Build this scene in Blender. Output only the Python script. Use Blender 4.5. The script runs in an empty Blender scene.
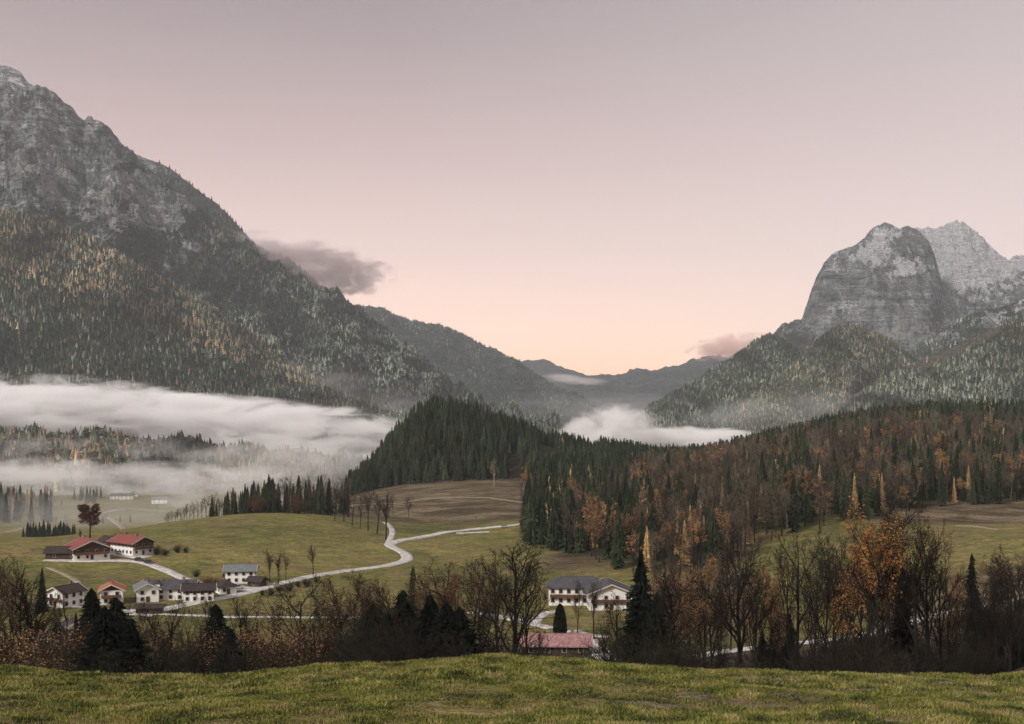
import bpy, math, random
import numpy as np
R = math.radians
F, CX, HY, CZ = 1200.0, 512.0, 400.0, 80.0     # focal length in px, principal column, horizon row, camera height
C = bpy.context.scene.collection
sc = bpy.context.scene

# ------------------------------------------------------------------ camera, sky, sun, exposure
cd = bpy.data.cameras.new("camera"); cam = bpy.data.objects.new("camera", cd); C.objects.link(cam)
cd.sensor_width = 36; cd.lens = F * 36 / 1024; cd.shift_y = (HY - 362) / 1024
cd.clip_start = .5; cd.clip_end = 60000
cam.location = (0, 0, CZ); cam.rotation_euler = (R(90), 0, 0)
sc.camera = cam
SUN_EL, SUN_AZ = R(33), R(224)                  # azimuth clockwise from +Y: behind the camera, to the left
sd = bpy.data.lights.new("sun", 'SUN'); sun = bpy.data.objects.new("sun", sd); C.objects.link(sun)
sd.energy = 1.5; sd.angle = R(10); sd.color = (1, .96, .90)
sun.rotation_euler = (R(90) - SUN_EL, 0, -SUN_AZ + math.pi)
sun.rotation_euler = (math.pi / 2 - SUN_EL, 0, math.pi - SUN_AZ)
sc.view_settings.view_transform = 'Standard'; sc.view_settings.look = 'None'
sc.view_settings.exposure = 1.2; sc.view_settings.gamma = 1
EXPO = 2 ** 1.2
sc.render.engine = 'CYCLES'
cy = sc.cycles
cy.use_denoising = True
try: cy.denoiser = 'OPENIMAGEDENOISE'
except Exception: pass
cy.max_bounces = 7; cy.diffuse_bounces = 2; cy.glossy_bounces = 1; cy.transmission_bounces = 1
cy.volume_bounces = 5; cy.transparent_max_bounces = 12
cy.volume_max_steps = 256; cy.volume_step_rate = 1.0
cy.use_adaptive_sampling = True; cy.adaptive_threshold = 0.02
cy.sample_clamp_indirect = 6

def lin(c):
    return tuple(((v / 255) / 12.92 if v / 255 <= .04045 else ((v / 255 + .055) / 1.055) ** 2.4) for v in c)

def N(nt, typ, **kw):
    n = nt.nodes.new(typ)
    for k, v in kw.items():
        if k.startswith('i_'):
            n.inputs[k[2:]].default_value = v
        else:
            setattr(n, k, v)
    return n
def L(nt, a, b): nt.links.new(a, b)
def M1(nt, op, a, b=None, clamp=False):
    n = nt.nodes.new('ShaderNodeMath'); n.operation = op; n.use_clamp = clamp
    for i, v in enumerate((a, b)):
        if v is None: continue
        if hasattr(v, 'links'): nt.links.new(v, n.inputs[i])
        else: n.inputs[i].default_value = v
    return n.outputs[0]
def MIX(nt, fac, a, b, mode='MIX'):
    n = nt.nodes.new('ShaderNodeMix'); n.data_type = 'RGBA'; n.blend_type = mode
    for s, v in ((n.inputs[0], fac), (n.inputs[6], a), (n.inputs[7], b)):
        if hasattr(v, 'links'): nt.links.new(v, s)
        elif isinstance(v, (int, float)): s.default_value = v
        else: s.default_value = tuple(v)[:3] + (1,)
    return n.outputs[2]
def RAMP(nt, fac, stops, interp='LINEAR'):
    n = nt.nodes.new('ShaderNodeValToRGB'); cr = n.color_ramp; cr.interpolation = interp
    while len(cr.elements) > 1: cr.elements.remove(cr.elements[0])
    cr.elements[0].position = stops[0][0]; cr.elements[0].color = tuple(stops[0][1])[:3] + (1,)
    for p, c in stops[1:]:
        e = cr.elements.new(p); e.color = tuple(c)[:3] + (1,)
    nt.links.new(fac, n.inputs[0])
    return n.outputs[0]

w = bpy.data.worlds.new("World"); sc.world = w; w.use_nodes = True
nt = w.node_tree; nt.nodes.clear()
tc = N(nt, 'ShaderNodeTexCoord'); sp = N(nt, 'ShaderNodeSeparateXYZ'); L(nt, tc.outputs['Generated'], sp.inputs[0])
SKY = 1 / EXPO
def sk(c, m=1.0): return tuple(v * SKY * m for v in lin(c))
el = M1(nt, 'ADD', M1(nt, 'MULTIPLY', sp.outputs['Z'], 0.9), 0.1)     # 0.1 = horizon
up = RAMP(nt, el, [(0, sk((150, 140, 140))), (.10, sk((255, 212, 174), 1.6)), (.125, sk((255, 219, 192), 1.55)), (.165, sk((255, 214, 197), 1.4)),
                   (.21, sk((240, 207, 197), 1.22)), (.27, sk((211, 180, 175), 1.08)), (.34, sk((180, 158, 158))), (.42, sk((142, 129, 132))),
                   (.7, sk((158, 150, 158))), (1, sk((178, 172, 184)))], 'B_SPLINE')
# warmer glow low down where the sun has set, in the gap of the valley
gl = N(nt, 'ShaderNodeVectorMath', operation='DOT_PRODUCT'); L(nt, tc.outputs['Generated'], gl.inputs[0])
gv = np.array([(590 - CX) / F, 1, .012]); gv /= np.linalg.norm(gv); gl.inputs[1].default_value = tuple(gv)
g1 = M1(nt, 'POWER', M1(nt, 'MAXIMUM', gl.outputs['Value'], 0.0), 34)
lowz = M1(nt, 'POWER', M1(nt, 'MAXIMUM', M1(nt, 'SUBTRACT', 1.0, M1(nt, 'ABSOLUTE', sp.outputs['Z'])), 0), 30)
gfac = M1(nt, 'MULTIPLY', M1(nt, 'MULTIPLY', g1, lowz), .8, True)
col = MIX(nt, gfac, up, sk((255, 166, 98), 1.55))
# paler towards the right
rgt = M1(nt, 'MULTIPLY', M1(nt, 'ADD', sp.outputs['X'], .1), .7, True)
col = MIX(nt, rgt, col, sk((238, 226, 222)))
# faint high veil
nz = N(nt, 'ShaderNodeTexNoise', i_Scale=2.2, i_Detail=5.0, i_Roughness=.55)
mp = N(nt, 'ShaderNodeMapping'); mp.inputs['Scale'].default_value = (1, 1, 5); L(nt, tc.outputs['Generated'], mp.inputs[0]); L(nt, mp.outputs[0], nz.inputs['Vector'])
vf = M1(nt, 'MULTIPLY', M1(nt, 'SUBTRACT', nz.outputs[0], .45), .35, True)
col = MIX(nt, vf, col, sk((236, 214, 210)))
bg = N(nt, 'ShaderNodeBackground', i_Strength=1.0); L(nt, col, bg.inputs[0])
sky = N(nt, 'ShaderNodeTexSky', sky_type='NISHITA'); sky.sun_disc = False; sky.sun_elevation = SUN_EL; sky.sun_rotation = SUN_AZ
bg2 = N(nt, 'ShaderNodeBackground', i_Strength=0.0035); L(nt, sky.outputs[0], bg2.inputs[0])
ad = N(nt, 'ShaderNodeAddShader'); L(nt, bg.outputs[0], ad.inputs[0]); L(nt, bg2.outputs[0], ad.inputs[1])
wo = N(nt, 'ShaderNodeOutputWorld'); L(nt, ad.outputs[0], wo.inputs[0])

# ------------------------------------------------------------------ noise in numpy
def _h(ix, iy, s):
    h = (ix.astype(np.int64) * 374761393 + iy.astype(np.int64) * 668265263 + s * 1442695041) & 0xffffffff
    h = ((h ^ (h >> 13)) * 1274126177) & 0xffffffff
    return (h ^ (h >> 16)) & 0xffff
def pn(x, y, s=0):
    x = np.asarray(x, float); y = np.asarray(y, float)
    x0 = np.floor(x); y0 = np.floor(y); fx = x - x0; fy = y - y0
    u = fx ** 3 * (fx * (fx * 6 - 15) + 10); v = fy ** 3 * (fy * (fy * 6 - 15) + 10)
    def g(ax, ay):
        a = _h(x0 + ax, y0 + ay, s) * (2 * math.pi / 65536)
        return np.cos(a) * (fx - ax) + np.sin(a) * (fy - ay)
    return ((g(0, 0) * (1 - u) + g(1, 0) * u) * (1 - v) + (g(0, 1) * (1 - u) + g(1, 1) * u) * v) * 1.5
def fbm(x, y, o=4, s=0, ga=.5):
    t = 0; a = 1; n = 0
    for i in range(o):
        t = t + a * pn(x * 2 ** i, y * 2 ** i, s + i * 17); n += a; a *= ga
    return t / n
def ridged(x, y, o=4, s=0, ga=.5):
    t = 0; a = 1; n = 0
    for i in range(o):
        t = t + a * (1 - 2 * np.abs(pn(x * 2 ** i, y * 2 ** i, s + i * 13))); n += a; a *= ga
    return t / n
def ss(a, b, x):
    t = np.clip((np.asarray(x, float) - a) / (b - a), 0, 1); return t * t * (3 - 2 * t)
def blob(px, py, cx, cy_, rx, ry, rot=0):
    c, s = math.cos(R(rot)), math.sin(R(rot)); dx = px - cx; dy = py - cy_
    a = (dx * c + dy * s) / rx; b = (-dx * s + dy * c) / ry
    return np.exp(-(a * a + b * b))
rng = np.random.default_rng(7)

# ------------------------------------------------------------------ mesh helpers
def tag(o, label=None, cat=None, group=None, kind=None):
    if label: o['label'] = label
    if cat: o['category'] = cat
    if group: o['group'] = group
    if kind: o['kind'] = kind
    return o
def link(name, me, mat=None, parent=None, loc=None):
    o = bpy.data.objects.new(name, me); C.objects.link(o)
    if mat: me.materials.append(mat)
    if parent: o.parent = parent
    if loc is not None: o.location = loc
    return o
def npmesh(name, v, f, smooth=False, attrs=None):
    """v (n,3); f (m,k) array with constant k, or list of such arrays"""
    me = bpy.data.meshes.new(name)
    fs = f if isinstance(f, list) else [f]
    fs = [np.asarray(a) for a in fs if len(a)]
    li = np.concatenate([a.ravel() for a in fs]).astype(np.int32)
    tot = np.concatenate([np.full(len(a), a.shape[1]) for a in fs]).astype(np.int32)
    st = np.concatenate([[0], np.cumsum(tot)[:-1]]).astype(np.int32)
    me.vertices.add(len(v)); me.vertices.foreach_set('co', np.asarray(v, np.float32).ravel())
    me.loops.add(len(li)); me.loops.foreach_set('vertex_index', li)
    me.polygons.add(len(tot)); me.polygons.foreach_set('loop_start', st)
    try: me.polygons.foreach_set('loop_total', tot)
    except Exception: pass
    me.polygons.foreach_set('use_smooth', np.full(len(tot), smooth))
    for k, a in (attrs or {}).items():
        a = np.asarray(a, np.float32)
        if a.ndim == 1:
            at = me.attributes.new(k, 'FLOAT', 'POINT'); at.data.foreach_set('value', a)
        else:
            at = me.color_attributes.new(k, 'FLOAT_COLOR', 'POINT')
            if a.shape[1] == 3: a = np.concatenate([a, np.ones((len(a), 1), np.float32)], 1)
            at.data.foreach_set('color', a.ravel())
    me.update(calc_edges=True)
    return me
def gridf(nr, nc):
    i = np.arange(nr * nc).reshape(nr, nc)
    return np.stack([i[:-1, :-1], i[:-1, 1:], i[1:, 1:], i[1:, :-1]], -1).reshape(-1, 4)
def W(px, py, Y):
    return np.array([(px - CX) / F * Y, Y, CZ + (HY - py) / F * Y])

class MB:
    def __init__(s): s.v = []; s.f = []
    def box(s, x0, x1, y0, y1, z0, z1):
        b = len(s.v)
        s.v += [(x0, y0, z0), (x1, y0, z0), (x1, y1, z0), (x0, y1, z0), (x0, y0, z1), (x1, y0, z1), (x1, y1, z1), (x0, y1, z1)]
        s.f += [tuple(b + i for i in q) for q in ((0, 3, 2, 1), (4, 5, 6, 7), (0, 1, 5, 4), (1, 2, 6, 5), (2, 3, 7, 6), (3, 0, 4, 7))]
        return s
    def poly(s, pts, d):
        """extrude polygon pts along vector d"""
        b = len(s.v); n = len(pts)
        s.v += [tuple(p) for p in pts] + [tuple(np.array(p) + d) for p in pts]
        s.f.append(tuple(b + i for i in range(n))); s.f.append(tuple(b + n + i for i in reversed(range(n))))
        for i in range(n): j = (i + 1) % n; s.f.append((b + i, b + n + i, b + n + j, b + j))
        return s
    def cyl(s, c, r, h, n=12, ax='z', r2=None):
        b = len(s.v); r2 = r if r2 is None else r2
        for k, rr in ((0, r), (1, r2)):
            for i in range(n):
                a = 2 * math.pi * i / n; u, v = rr * math.cos(a), rr * math.sin(a)
                p = {'z': (u, v, k * h), 'y': (u, k * h, v), 'x': (k * h, u, v)}[ax]
                s.v.append((c[0] + p[0], c[1] + p[1], c[2] + p[2]))
        for i in range(n): j = (i + 1) % n; s.f.append((b + i, b + j, b + n + j, b + n + i))
        s.f.append(tuple(b + i for i in reversed(range(n)))); s.f.append(tuple(b + n + i for i in range(n)))
        return s
    def build(s, name, mat, parent=None):
        me = bpy.data.meshes.new(name); me.from_pydata([tuple(map(float, p)) for p in s.v], [], s.f); me.update()
        return link(name, me, mat, parent)
def empty(name, loc, rz=0, **k):
    o = bpy.data.objects.new(name, None); C.objects.link(o); o.location = tuple(loc); o.rotation_euler = (0, 0, rz)
    o.empty_display_size = .5
    return tag(o, **k)

# ------------------------------------------------------------------ materials
def newmat(name):
    m = bpy.data.materials.new(name); m.use_nodes = True; nt = m.node_tree; nt.nodes.clear()
    o = N(nt, 'ShaderNodeOutputMaterial'); b = N(nt, 'ShaderNodeBsdfPrincipled'); L(nt, b.outputs[0], o.inputs[0])
    b.inputs['Roughness'].default_value = .85; b.inputs['Specular IOR Level'].default_value = .2
    return m, nt, b
def pos(nt, sx=1, sy=1, sz=1, obj=False):
    if obj: t = N(nt, 'ShaderNodeTexCoord').outputs['Object']
    else: t = N(nt, 'ShaderNodeNewGeometry').outputs['Position']
    m = N(nt, 'ShaderNodeMapping'); m.inputs['Scale'].default_value = (sx, sy, sz); L(nt, t, m.inputs[0]); return m.outputs[0]
def noi(nt, vec, scale, detail=4, rough=.6, dist=0):
    n = N(nt, 'ShaderNodeTexNoise', i_Scale=scale, i_Detail=float(detail), i_Roughness=rough, i_Distortion=float(dist)); L(nt, vec, n.inputs['Vector']); return n.outputs[0]
def bump(nt, b, h, strength, dist):
    n = N(nt, 'ShaderNodeBump', i_Strength=strength, i_Distance=dist); L(nt, h, n.inputs['Height']); L(nt, n.outputs[0], b.inputs['Normal'])
def simple(name, c, rough=.85, var=.25, scale=1.5, metal=0, bmp=0, streak=(1, 1, 1)):
    m, nt, b = newmat(name)
    n = noi(nt, pos(nt, *streak, obj=True), scale, 5, .6)
    k = RAMP(nt, n, [(.25, [v * (1 - var) for v in c]), (.75, [min(1, v * (1 + var)) for v in c])])
    L(nt, k, b.inputs['Base Color']); b.inputs['Roughness'].default_value = rough; b.inputs['Metallic'].default_value = metal
    if bmp: bump(nt, b, n, .6, bmp)
    return m
def foliage(name, base, var=.35, tinted=False, transl=.0):
    """base colour x per-object or per-tree variation"""
    m, nt, b = newmat(name)
    if tinted:
        c = N(nt, 'ShaderNodeVertexColor', layer_name='tint').outputs[0]
    else:
        oi = N(nt, 'ShaderNodeObjectInfo')
        c = RAMP(nt, oi.outputs['Random'], [(0, [v * (1 - var) for v in base]), (.5, base), (1, [base[0] * (1 + var * 1.2), base[1] * (1 + var), base[2] * (1 + var * .6)])])
    n = noi(nt, pos(nt), .9, 3, .6)
    c2 = MIX(nt, 1.0, c, RAMP(nt, n, [(.3, (.62, .62, .62)), (.7, (1.35, 1.35, 1.35))]), 'MULTIPLY')
    L(nt, c2, b.inputs['Base Color']); b.inputs['Roughness'].default_value = .9
    b.inputs['Specular IOR Level'].default_value = .1
    return m
MAT = {}
MAT['bark'] = simple('bark', (.019, .016, .013), .95, .4, 3, bmp=.03, streak=(1, 1, .25))
MAT['barkpale'] = simple('birch_bark', (.38, .34, .30), .9, .5, 4, streak=(1, 1, 2))
MAT['twig'] = foliage('twigs', (.019, .0155, .012), .4)
MAT['twigred'] = foliage('reddish_twigs', (.042, .029, .020), .4)
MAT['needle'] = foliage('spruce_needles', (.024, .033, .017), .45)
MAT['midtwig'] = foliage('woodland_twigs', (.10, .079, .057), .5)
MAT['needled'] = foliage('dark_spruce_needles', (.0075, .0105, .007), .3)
MAT['orange'] = foliage('orange_leaves', (.30, .15, .055), .3)
MAT['rust'] = foliage('rust_leaves', (.27, .155, .075), .3)
MAT['gold'] = foliage('gold_larch_needles', (.34, .235, .11), .3)
MAT['brownleaf'] = foliage('brown_leaves', (.13, .08, .045), .3)
MAT['redleaf'] = foliage('dark_red_leaves', (.13, .045, .032), .3)
MAT['paleleaf'] = foliage('pale_leaves', (.24, .21, .12), .25)
MAT['tinted'] = foliage('forest_foliage', None, tinted=True)

# ------------------------------------------------------------------ the valley floor
cols = [-700, -300, 0, 100, 200, 300, 400, 500, 600, 700, 800, 900, 1024, 1300, 1724]
crest = {-700: 640, -300: 655, 0: 668, 100: 677, 200: 679, 300: 668, 400: 659, 500: 657, 600: 661, 700: 668, 800: 672, 900: 674, 1024: 676, 1300: 670, 1724: 658}
T = {}
T[-80] = [6] * 15
T[0] = [-2.2] * 15
T[24] = [-6.55] * 15
T[46] = [-(crest[c] - 400) / F * 46 for c in cols]
T[52] = [-(crest[c] - 400) / F * 52 - .9 for c in cols]
T[75] = [-22] * 15
T[110] = [-32] * 11 + [-31, -23.5, -18, -16]
T[160] = [-43] * 11 + [-43, -40, -28, -22]
T[230] = [-57] * 11 + [-56, -50, -36, -28]
T[300] = [-66] * 11 + [-64, -58, -40, -30]
T[350] = [-60, -64, -68, -68, -69, -69, -69, -69, -69, -69, -67.5, -65, -60, -42, -30]
T[400] = [-58, -63, -68, -68, -69, -69, -70, -70, -69, -69, -66, -64, -58, -40, -28]
T[450] = [-56, -62, -68, -67.5, -69, -69, -70, -70, -69, -68, -61, -60, -54, -38, -26]
T[500] = [-54, -61, -66, -67, -68, -68, -69, -70, -69, -65, -57, -58, -53.5, -37, -24]
T[560] = [-52, -60, -65, -65, -65, -65, -70, -70, -68, -60, -52, -54, -57, -36, -22]
T[640] = [-56, -66, -76, -69, -62, -60.5, -69, -69, -65, -54, -46, -49, -54, -34, -20]
T[720] = [-66, -80, -90, -86, -72, -68, -68, -66, -63, -54, -41, -40, -45, -30, -16]
T[800] = [-80, -92, -101, -99, -90, -76, -65.5, -63.5, -62, -56, -41, -33, -38, -26, -12]
T[950] = [-100, -106, -112, -112, -107, -88, -67, -66, -64, -63, -41, -26, -26, -18, -8]
T[1100] = [-115, -118, -119, -119, -117, -100, -70, -67, -68, -68, -42, -22, -23, -15, -5]
T[1300] = [-122, -124, -125, -125, -122, -115, -90, -80, -80, -82, -62, -48, -50, -40, -30]
T[1600] = [-126] * 5 + [-124, -112, -104, -102, -102, -92, -82, -80, -70, -60]
T[2000] = [-127] * 6 + [-122, -115, -112, -110, -108, -105, -105, -100, -90]
T[3000] = [-130] * 15
T[15000] = [-170] * 15
Yk = np.array(sorted(T)); Tz = np.array([T[k] for k in sorted(T)], float)
PXG = np.arange(-700, 1725, 6.0)
SYG = np.concatenate([np.arange(-80, 40, 4.0), np.geomspace(40, 15000, 420)])
G1 = np.array([np.interp(PXG, cols, r) for r in Tz])
G2 = np.array([np.interp(SYG, Yk, G1[:, j]) for j in range(len(PXG))]).T
def blur(a, k, ax):
    x = np.arange(-3 * k, 3 * k + 1); wts = np.exp(-x * x / (2 * k * k)); wts /= wts.sum()
    p = [(0, 0), (0, 0)]; p[ax] = (3 * k, 3 * k); b = np.pad(a, p, 'edge')
    return np.apply_along_axis(lambda m: np.convolve(m, wts, 'valid'), ax, b)
B2 = blur(blur(G2, 6, 1), 2, 0)
wn = ss(40, 60, SYG)[:, None] * ss(15000, 9000, SYG)[:, None]
G2 = G2 * (1 - wn) + B2 * wn
G2[SYG <= 60] = blur(G2, 6, 1)[SYG <= 60]
KH = ([340, 356, 370, 385, 400, 420, 437, 455, 480, 500, 530, 560, 600, 650, 700], [0, 4, 13, 27, 42, 54, 60, 57, 49, 42, 31, 22, 13, 4, 0])
def h(x, y):
    x = np.asarray(x, float); y = np.asarray(y, float)
    px = np.clip(CX + x * F / np.maximum(y, 20), -700, 1724)
    fi = np.interp(y, SYG, np.arange(len(SYG))); fj = (px + 700) / 6
    fj = np.clip(fj, 0, len(PXG) - 1.001); fi = np.clip(fi, 0, len(SYG) - 1.001)
    i = fi.astype(int); j = fj.astype(int); a = fi - i; b = fj - j
    z = (G2[i, j] * (1 - a) + G2[i + 1, j] * a) * (1 - b) + (G2[i, j + 1] * (1 - a) + G2[i + 1, j + 1] * a) * b
    z = z + np.interp(px, *KH) * ss(975, 1120, y) * ss(1500, 1180, y)
    z = z + fbm(x / 90, y / 90, 3, 3) * 2.2 * ss(300, 620, y) + fbm(x / 28, y / 28, 3, 9) * .5 * ss(250, 420, y)
    z = z + (fbm(x / 6, y / 6, 3, 5) * .30 + ridged(x / 1.6, y / 1.6, 3, 15) * .07) * ss(100, 50, y)
    return z + CZ
def pick(px, py, ymin=240, ymax=3000):
    ys = np.geomspace(ymin, ymax, 900); xs = (px - CX) / F * ys
    z = h(xs, ys) - CZ; p = HY - z / ys * F
    k = np.where(p <= py)[0]
    if len(k) == 0: return xs[-1], ys[-1], z[-1] + CZ
    k = k[0]; return xs[k], ys[k], z[k] + CZ

us = np.linspace(-900, 1924, 640)
rowsY = np.concatenate([np.arange(-80, 16, 6.0), np.geomspace(17, 60, 120), np.geomspace(60.5, 1400, 380), np.geomspace(1420, 14500, 60)])
U, YY = np.meshgrid(us, rowsY)
XX = (U - CX) / F * np.sqrt(YY ** 2 + 45 ** 2)
ZZ = h(XX, YY)
PX = CX + XX * F / np.maximum(YY, 20); PY = HY - (ZZ - CZ) / np.maximum(YY, 20) * F
n1 = fbm(XX / 60, YY / 60, 4, 21)
LB = ([520, 545, 575, 600, 640, 700, 735, 760, 790, 850, 900, 950, 1024, 1300], [590, 560, 530, 505, 470, 445, 470, 505, 520, 540, 570, 600, 625, 660])
litter = ss(55, 70, YY) * ss(345, 300, YY)
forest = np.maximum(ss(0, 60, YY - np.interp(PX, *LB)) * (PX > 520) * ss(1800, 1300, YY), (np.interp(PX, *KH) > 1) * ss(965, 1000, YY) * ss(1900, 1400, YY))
brown = np.clip(ss(318, 350, PX + n1 * 40) * ss(560, 520, PX) * ss(655, 690, YY + n1 * 40) * .95
                + ss(840, 880, PX + n1 * 40) * ss(525, 550, YY) * 1.0
                + ss(530, 570, PX + n1 * 60) * ss(690, 640, PX) * ss(478, 512, YY + n1 * 40) + ss(560, 640, PX) * ss(345, 300, YY) * ss(400, 300, YY), 0, 1)
brown = np.maximum(brown, ss(640, 700, PX + n1 * 40) * ss(760, 730, PX) * .8 * ss(300, 400, YY))
brown = np.maximum(brown, ss(840, 900, PX) * ss(425, 405, YY) * .9)
dry = np.clip(ss(.0, .5, n1 + .15) * .6 * ss(500, 900, YY) + 0, 0, 1)
cov = np.stack([litter, forest, brown], -1).reshape(-1, 3)

m, nt, b = newmat('valley_grass')
cv = N(nt, 'ShaderNodeVertexColor', layer_name='cov'); s3 = N(nt, 'ShaderNodeSeparateColor'); L(nt, cv.outputs[0], s3.inputs[0])
P = pos(nt)
nA = noi(nt, P, .012, 5, .6, .4); nB = noi(nt, pos(nt, .55, 1, 1), .055, 8, .7, .8); nC = noi(nt, P, .55, 7, .75)
g = RAMP(nt, nA, [(.34, (.080, .092, .022)), (.5, (.150, .148, .038)), (.64, (.215, .185, .060))])
g = MIX(nt, RAMP(nt, nB, [(.44, (0, 0, 0)), (.60, (.8, .8, .8))]), g, (.185, .135, .060))
nE = noi(nt, pos(nt, .7, 1, 1), .16, 7, .75, .6); g = MIX(nt, 1.0, g, RAMP(nt, nE, [(.36, (.58, .60, .58)), (.5, (1, 1, 1)), (.63, (1.4, 1.34, 1.25))]), 'MULTIPLY')
gb = RAMP(nt, nB, [(.38, (.050, .038, .020)), (.5, (.115, .085, .048)), (.62, (.24, .185, .12))])
g = MIX(nt, s3.outputs[2], g, gb)
lf = RAMP(nt, noi(nt, P, .35, 5, .7), [(.35, (.018, .014, .010)), (.6, (.050, .032, .019)), (.75, (.10, .052, .026))])
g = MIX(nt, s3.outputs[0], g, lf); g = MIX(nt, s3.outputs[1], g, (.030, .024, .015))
g = MIX(nt, 1.0, g, RAMP(nt, nC, [(.36, (.62, .62, .62)), (.64, (1.38, 1.36, 1.3))]), 'MULTIPLY')
L(nt, g, b.inputs['Base Color']); b.inputs['Roughness'].default_value = .95
bump(nt, b, noi(nt, pos(nt, .5, 1, 1), .12, 7, .7), 1.0, 3.5)
V = np.stack([XX, YY, ZZ], -1).reshape(-1, 3)
tag(link('ground', npmesh('ground', V, gridf(len(rowsY), len(us)), True, {'cov': cov}), m), 'rolling valley meadows of green and brown grass', kind='structure')

# ------------------------------------------------------------------ foreground grass
m, nt, b = newmat('meadow_grass_blades')
c = N(nt, 'ShaderNodeVertexColor', layer_name='tint').outputs[0]; L(nt, c, b.inputs['Base Color']); b.inputs['Roughness'].default_value = .7
GM = m
def grass(n, y0, y1, hh, ww, seed):
    r = np.random.default_rng(seed)
    Y = np.sqrt(r.uniform(y0 ** 2, y1 ** 2, n)); x = (r.uniform(-220, 1244, n) - CX) / F * Y
    d = fbm(x / 1.3, Y / 1.3, 3, 31) + .5 * fbm(x / 5, Y / 9, 3, 37)
    keep = d + r.uniform(-.35, .5, n) > -.22
    x, Y, d = x[keep], Y[keep], d[keep]; n = len(x)
    z = h(x, Y) - .02
    H = hh * r.uniform(.45, 1.25, n) * (1 + .9 * np.clip(d, -.5, .8)) ; a = r.uniform(0, 2 * math.pi, n)
    wv = ww * r.uniform(.6, 1.4, n)
    lean = r.uniform(.15, .75, n) * H; la = r.uniform(0, 2 * math.pi, n)
    dx, dy = np.cos(a) * wv, np.sin(a) * wv; lx, ly = np.cos(la) * lean, np.sin(la) * lean
    v = np.stack([np.stack([x - dx, Y - dy, z], -1), np.stack([x + dx, Y + dy, z], -1),
                  np.stack([x + lx * .45 + dx * .7, Y + ly * .45 + dy * .7, z + H * .65], -1), np.stack([x + lx * .45 - dx * .7, Y + ly * .45 - dy * .7, z + H * .65], -1),
                  np.stack([x + lx, Y + ly, z + H * .9], -1)], 1).reshape(-1, 3)
    i = np.arange(n) * 5
    q = np.stack([i, i + 1, i + 2, i + 3], -1); t = np.stack([i + 3, i + 2, i + 4], -1)
    pal = np.array([(.115, .128, .022), (.175, .175, .034), (.235, .205, .058), (.040, .048, .012), (.29, .23, .10)])
    e = fbm(x / 1.1, Y / 2.4, 3, 77) * 1.3 + r.normal(0, .24, n)
    idx = np.digitize(e, [-.35, -.05, .22, .5]); idx = np.array([3, 0, 1, 2, 4])[idx]
    colr = pal[idx] * r.uniform(.7, 1.25, (n, 1)) * (.7 + .6 * np.clip(d[:, None] + .3, 0, 1))
    return v, q, t, np.repeat(colr, 5, 0)
parts = [grass(330000, 20, 34, .095, .011, 1), grass(330000, 33, 50, .12, .016, 2), grass(60000, 48, 62, .13, .02, 3)]
vo = 0; vs = []; qs = []; ts = []; cs = []
for v, q, t, c in parts:
    vs.append(v); qs.append(q + vo); ts.append(t + vo); cs.append(c); vo += len(v)
tag(link('meadow_grass', npmesh('meadow_grass', np.concatenate(vs), [np.concatenate(qs), np.concatenate(ts)], False, {'tint': np.concatenate(cs)}), GM),
    'lumpy green and yellow grass of the near meadow', 'grass', kind='stuff')

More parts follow.
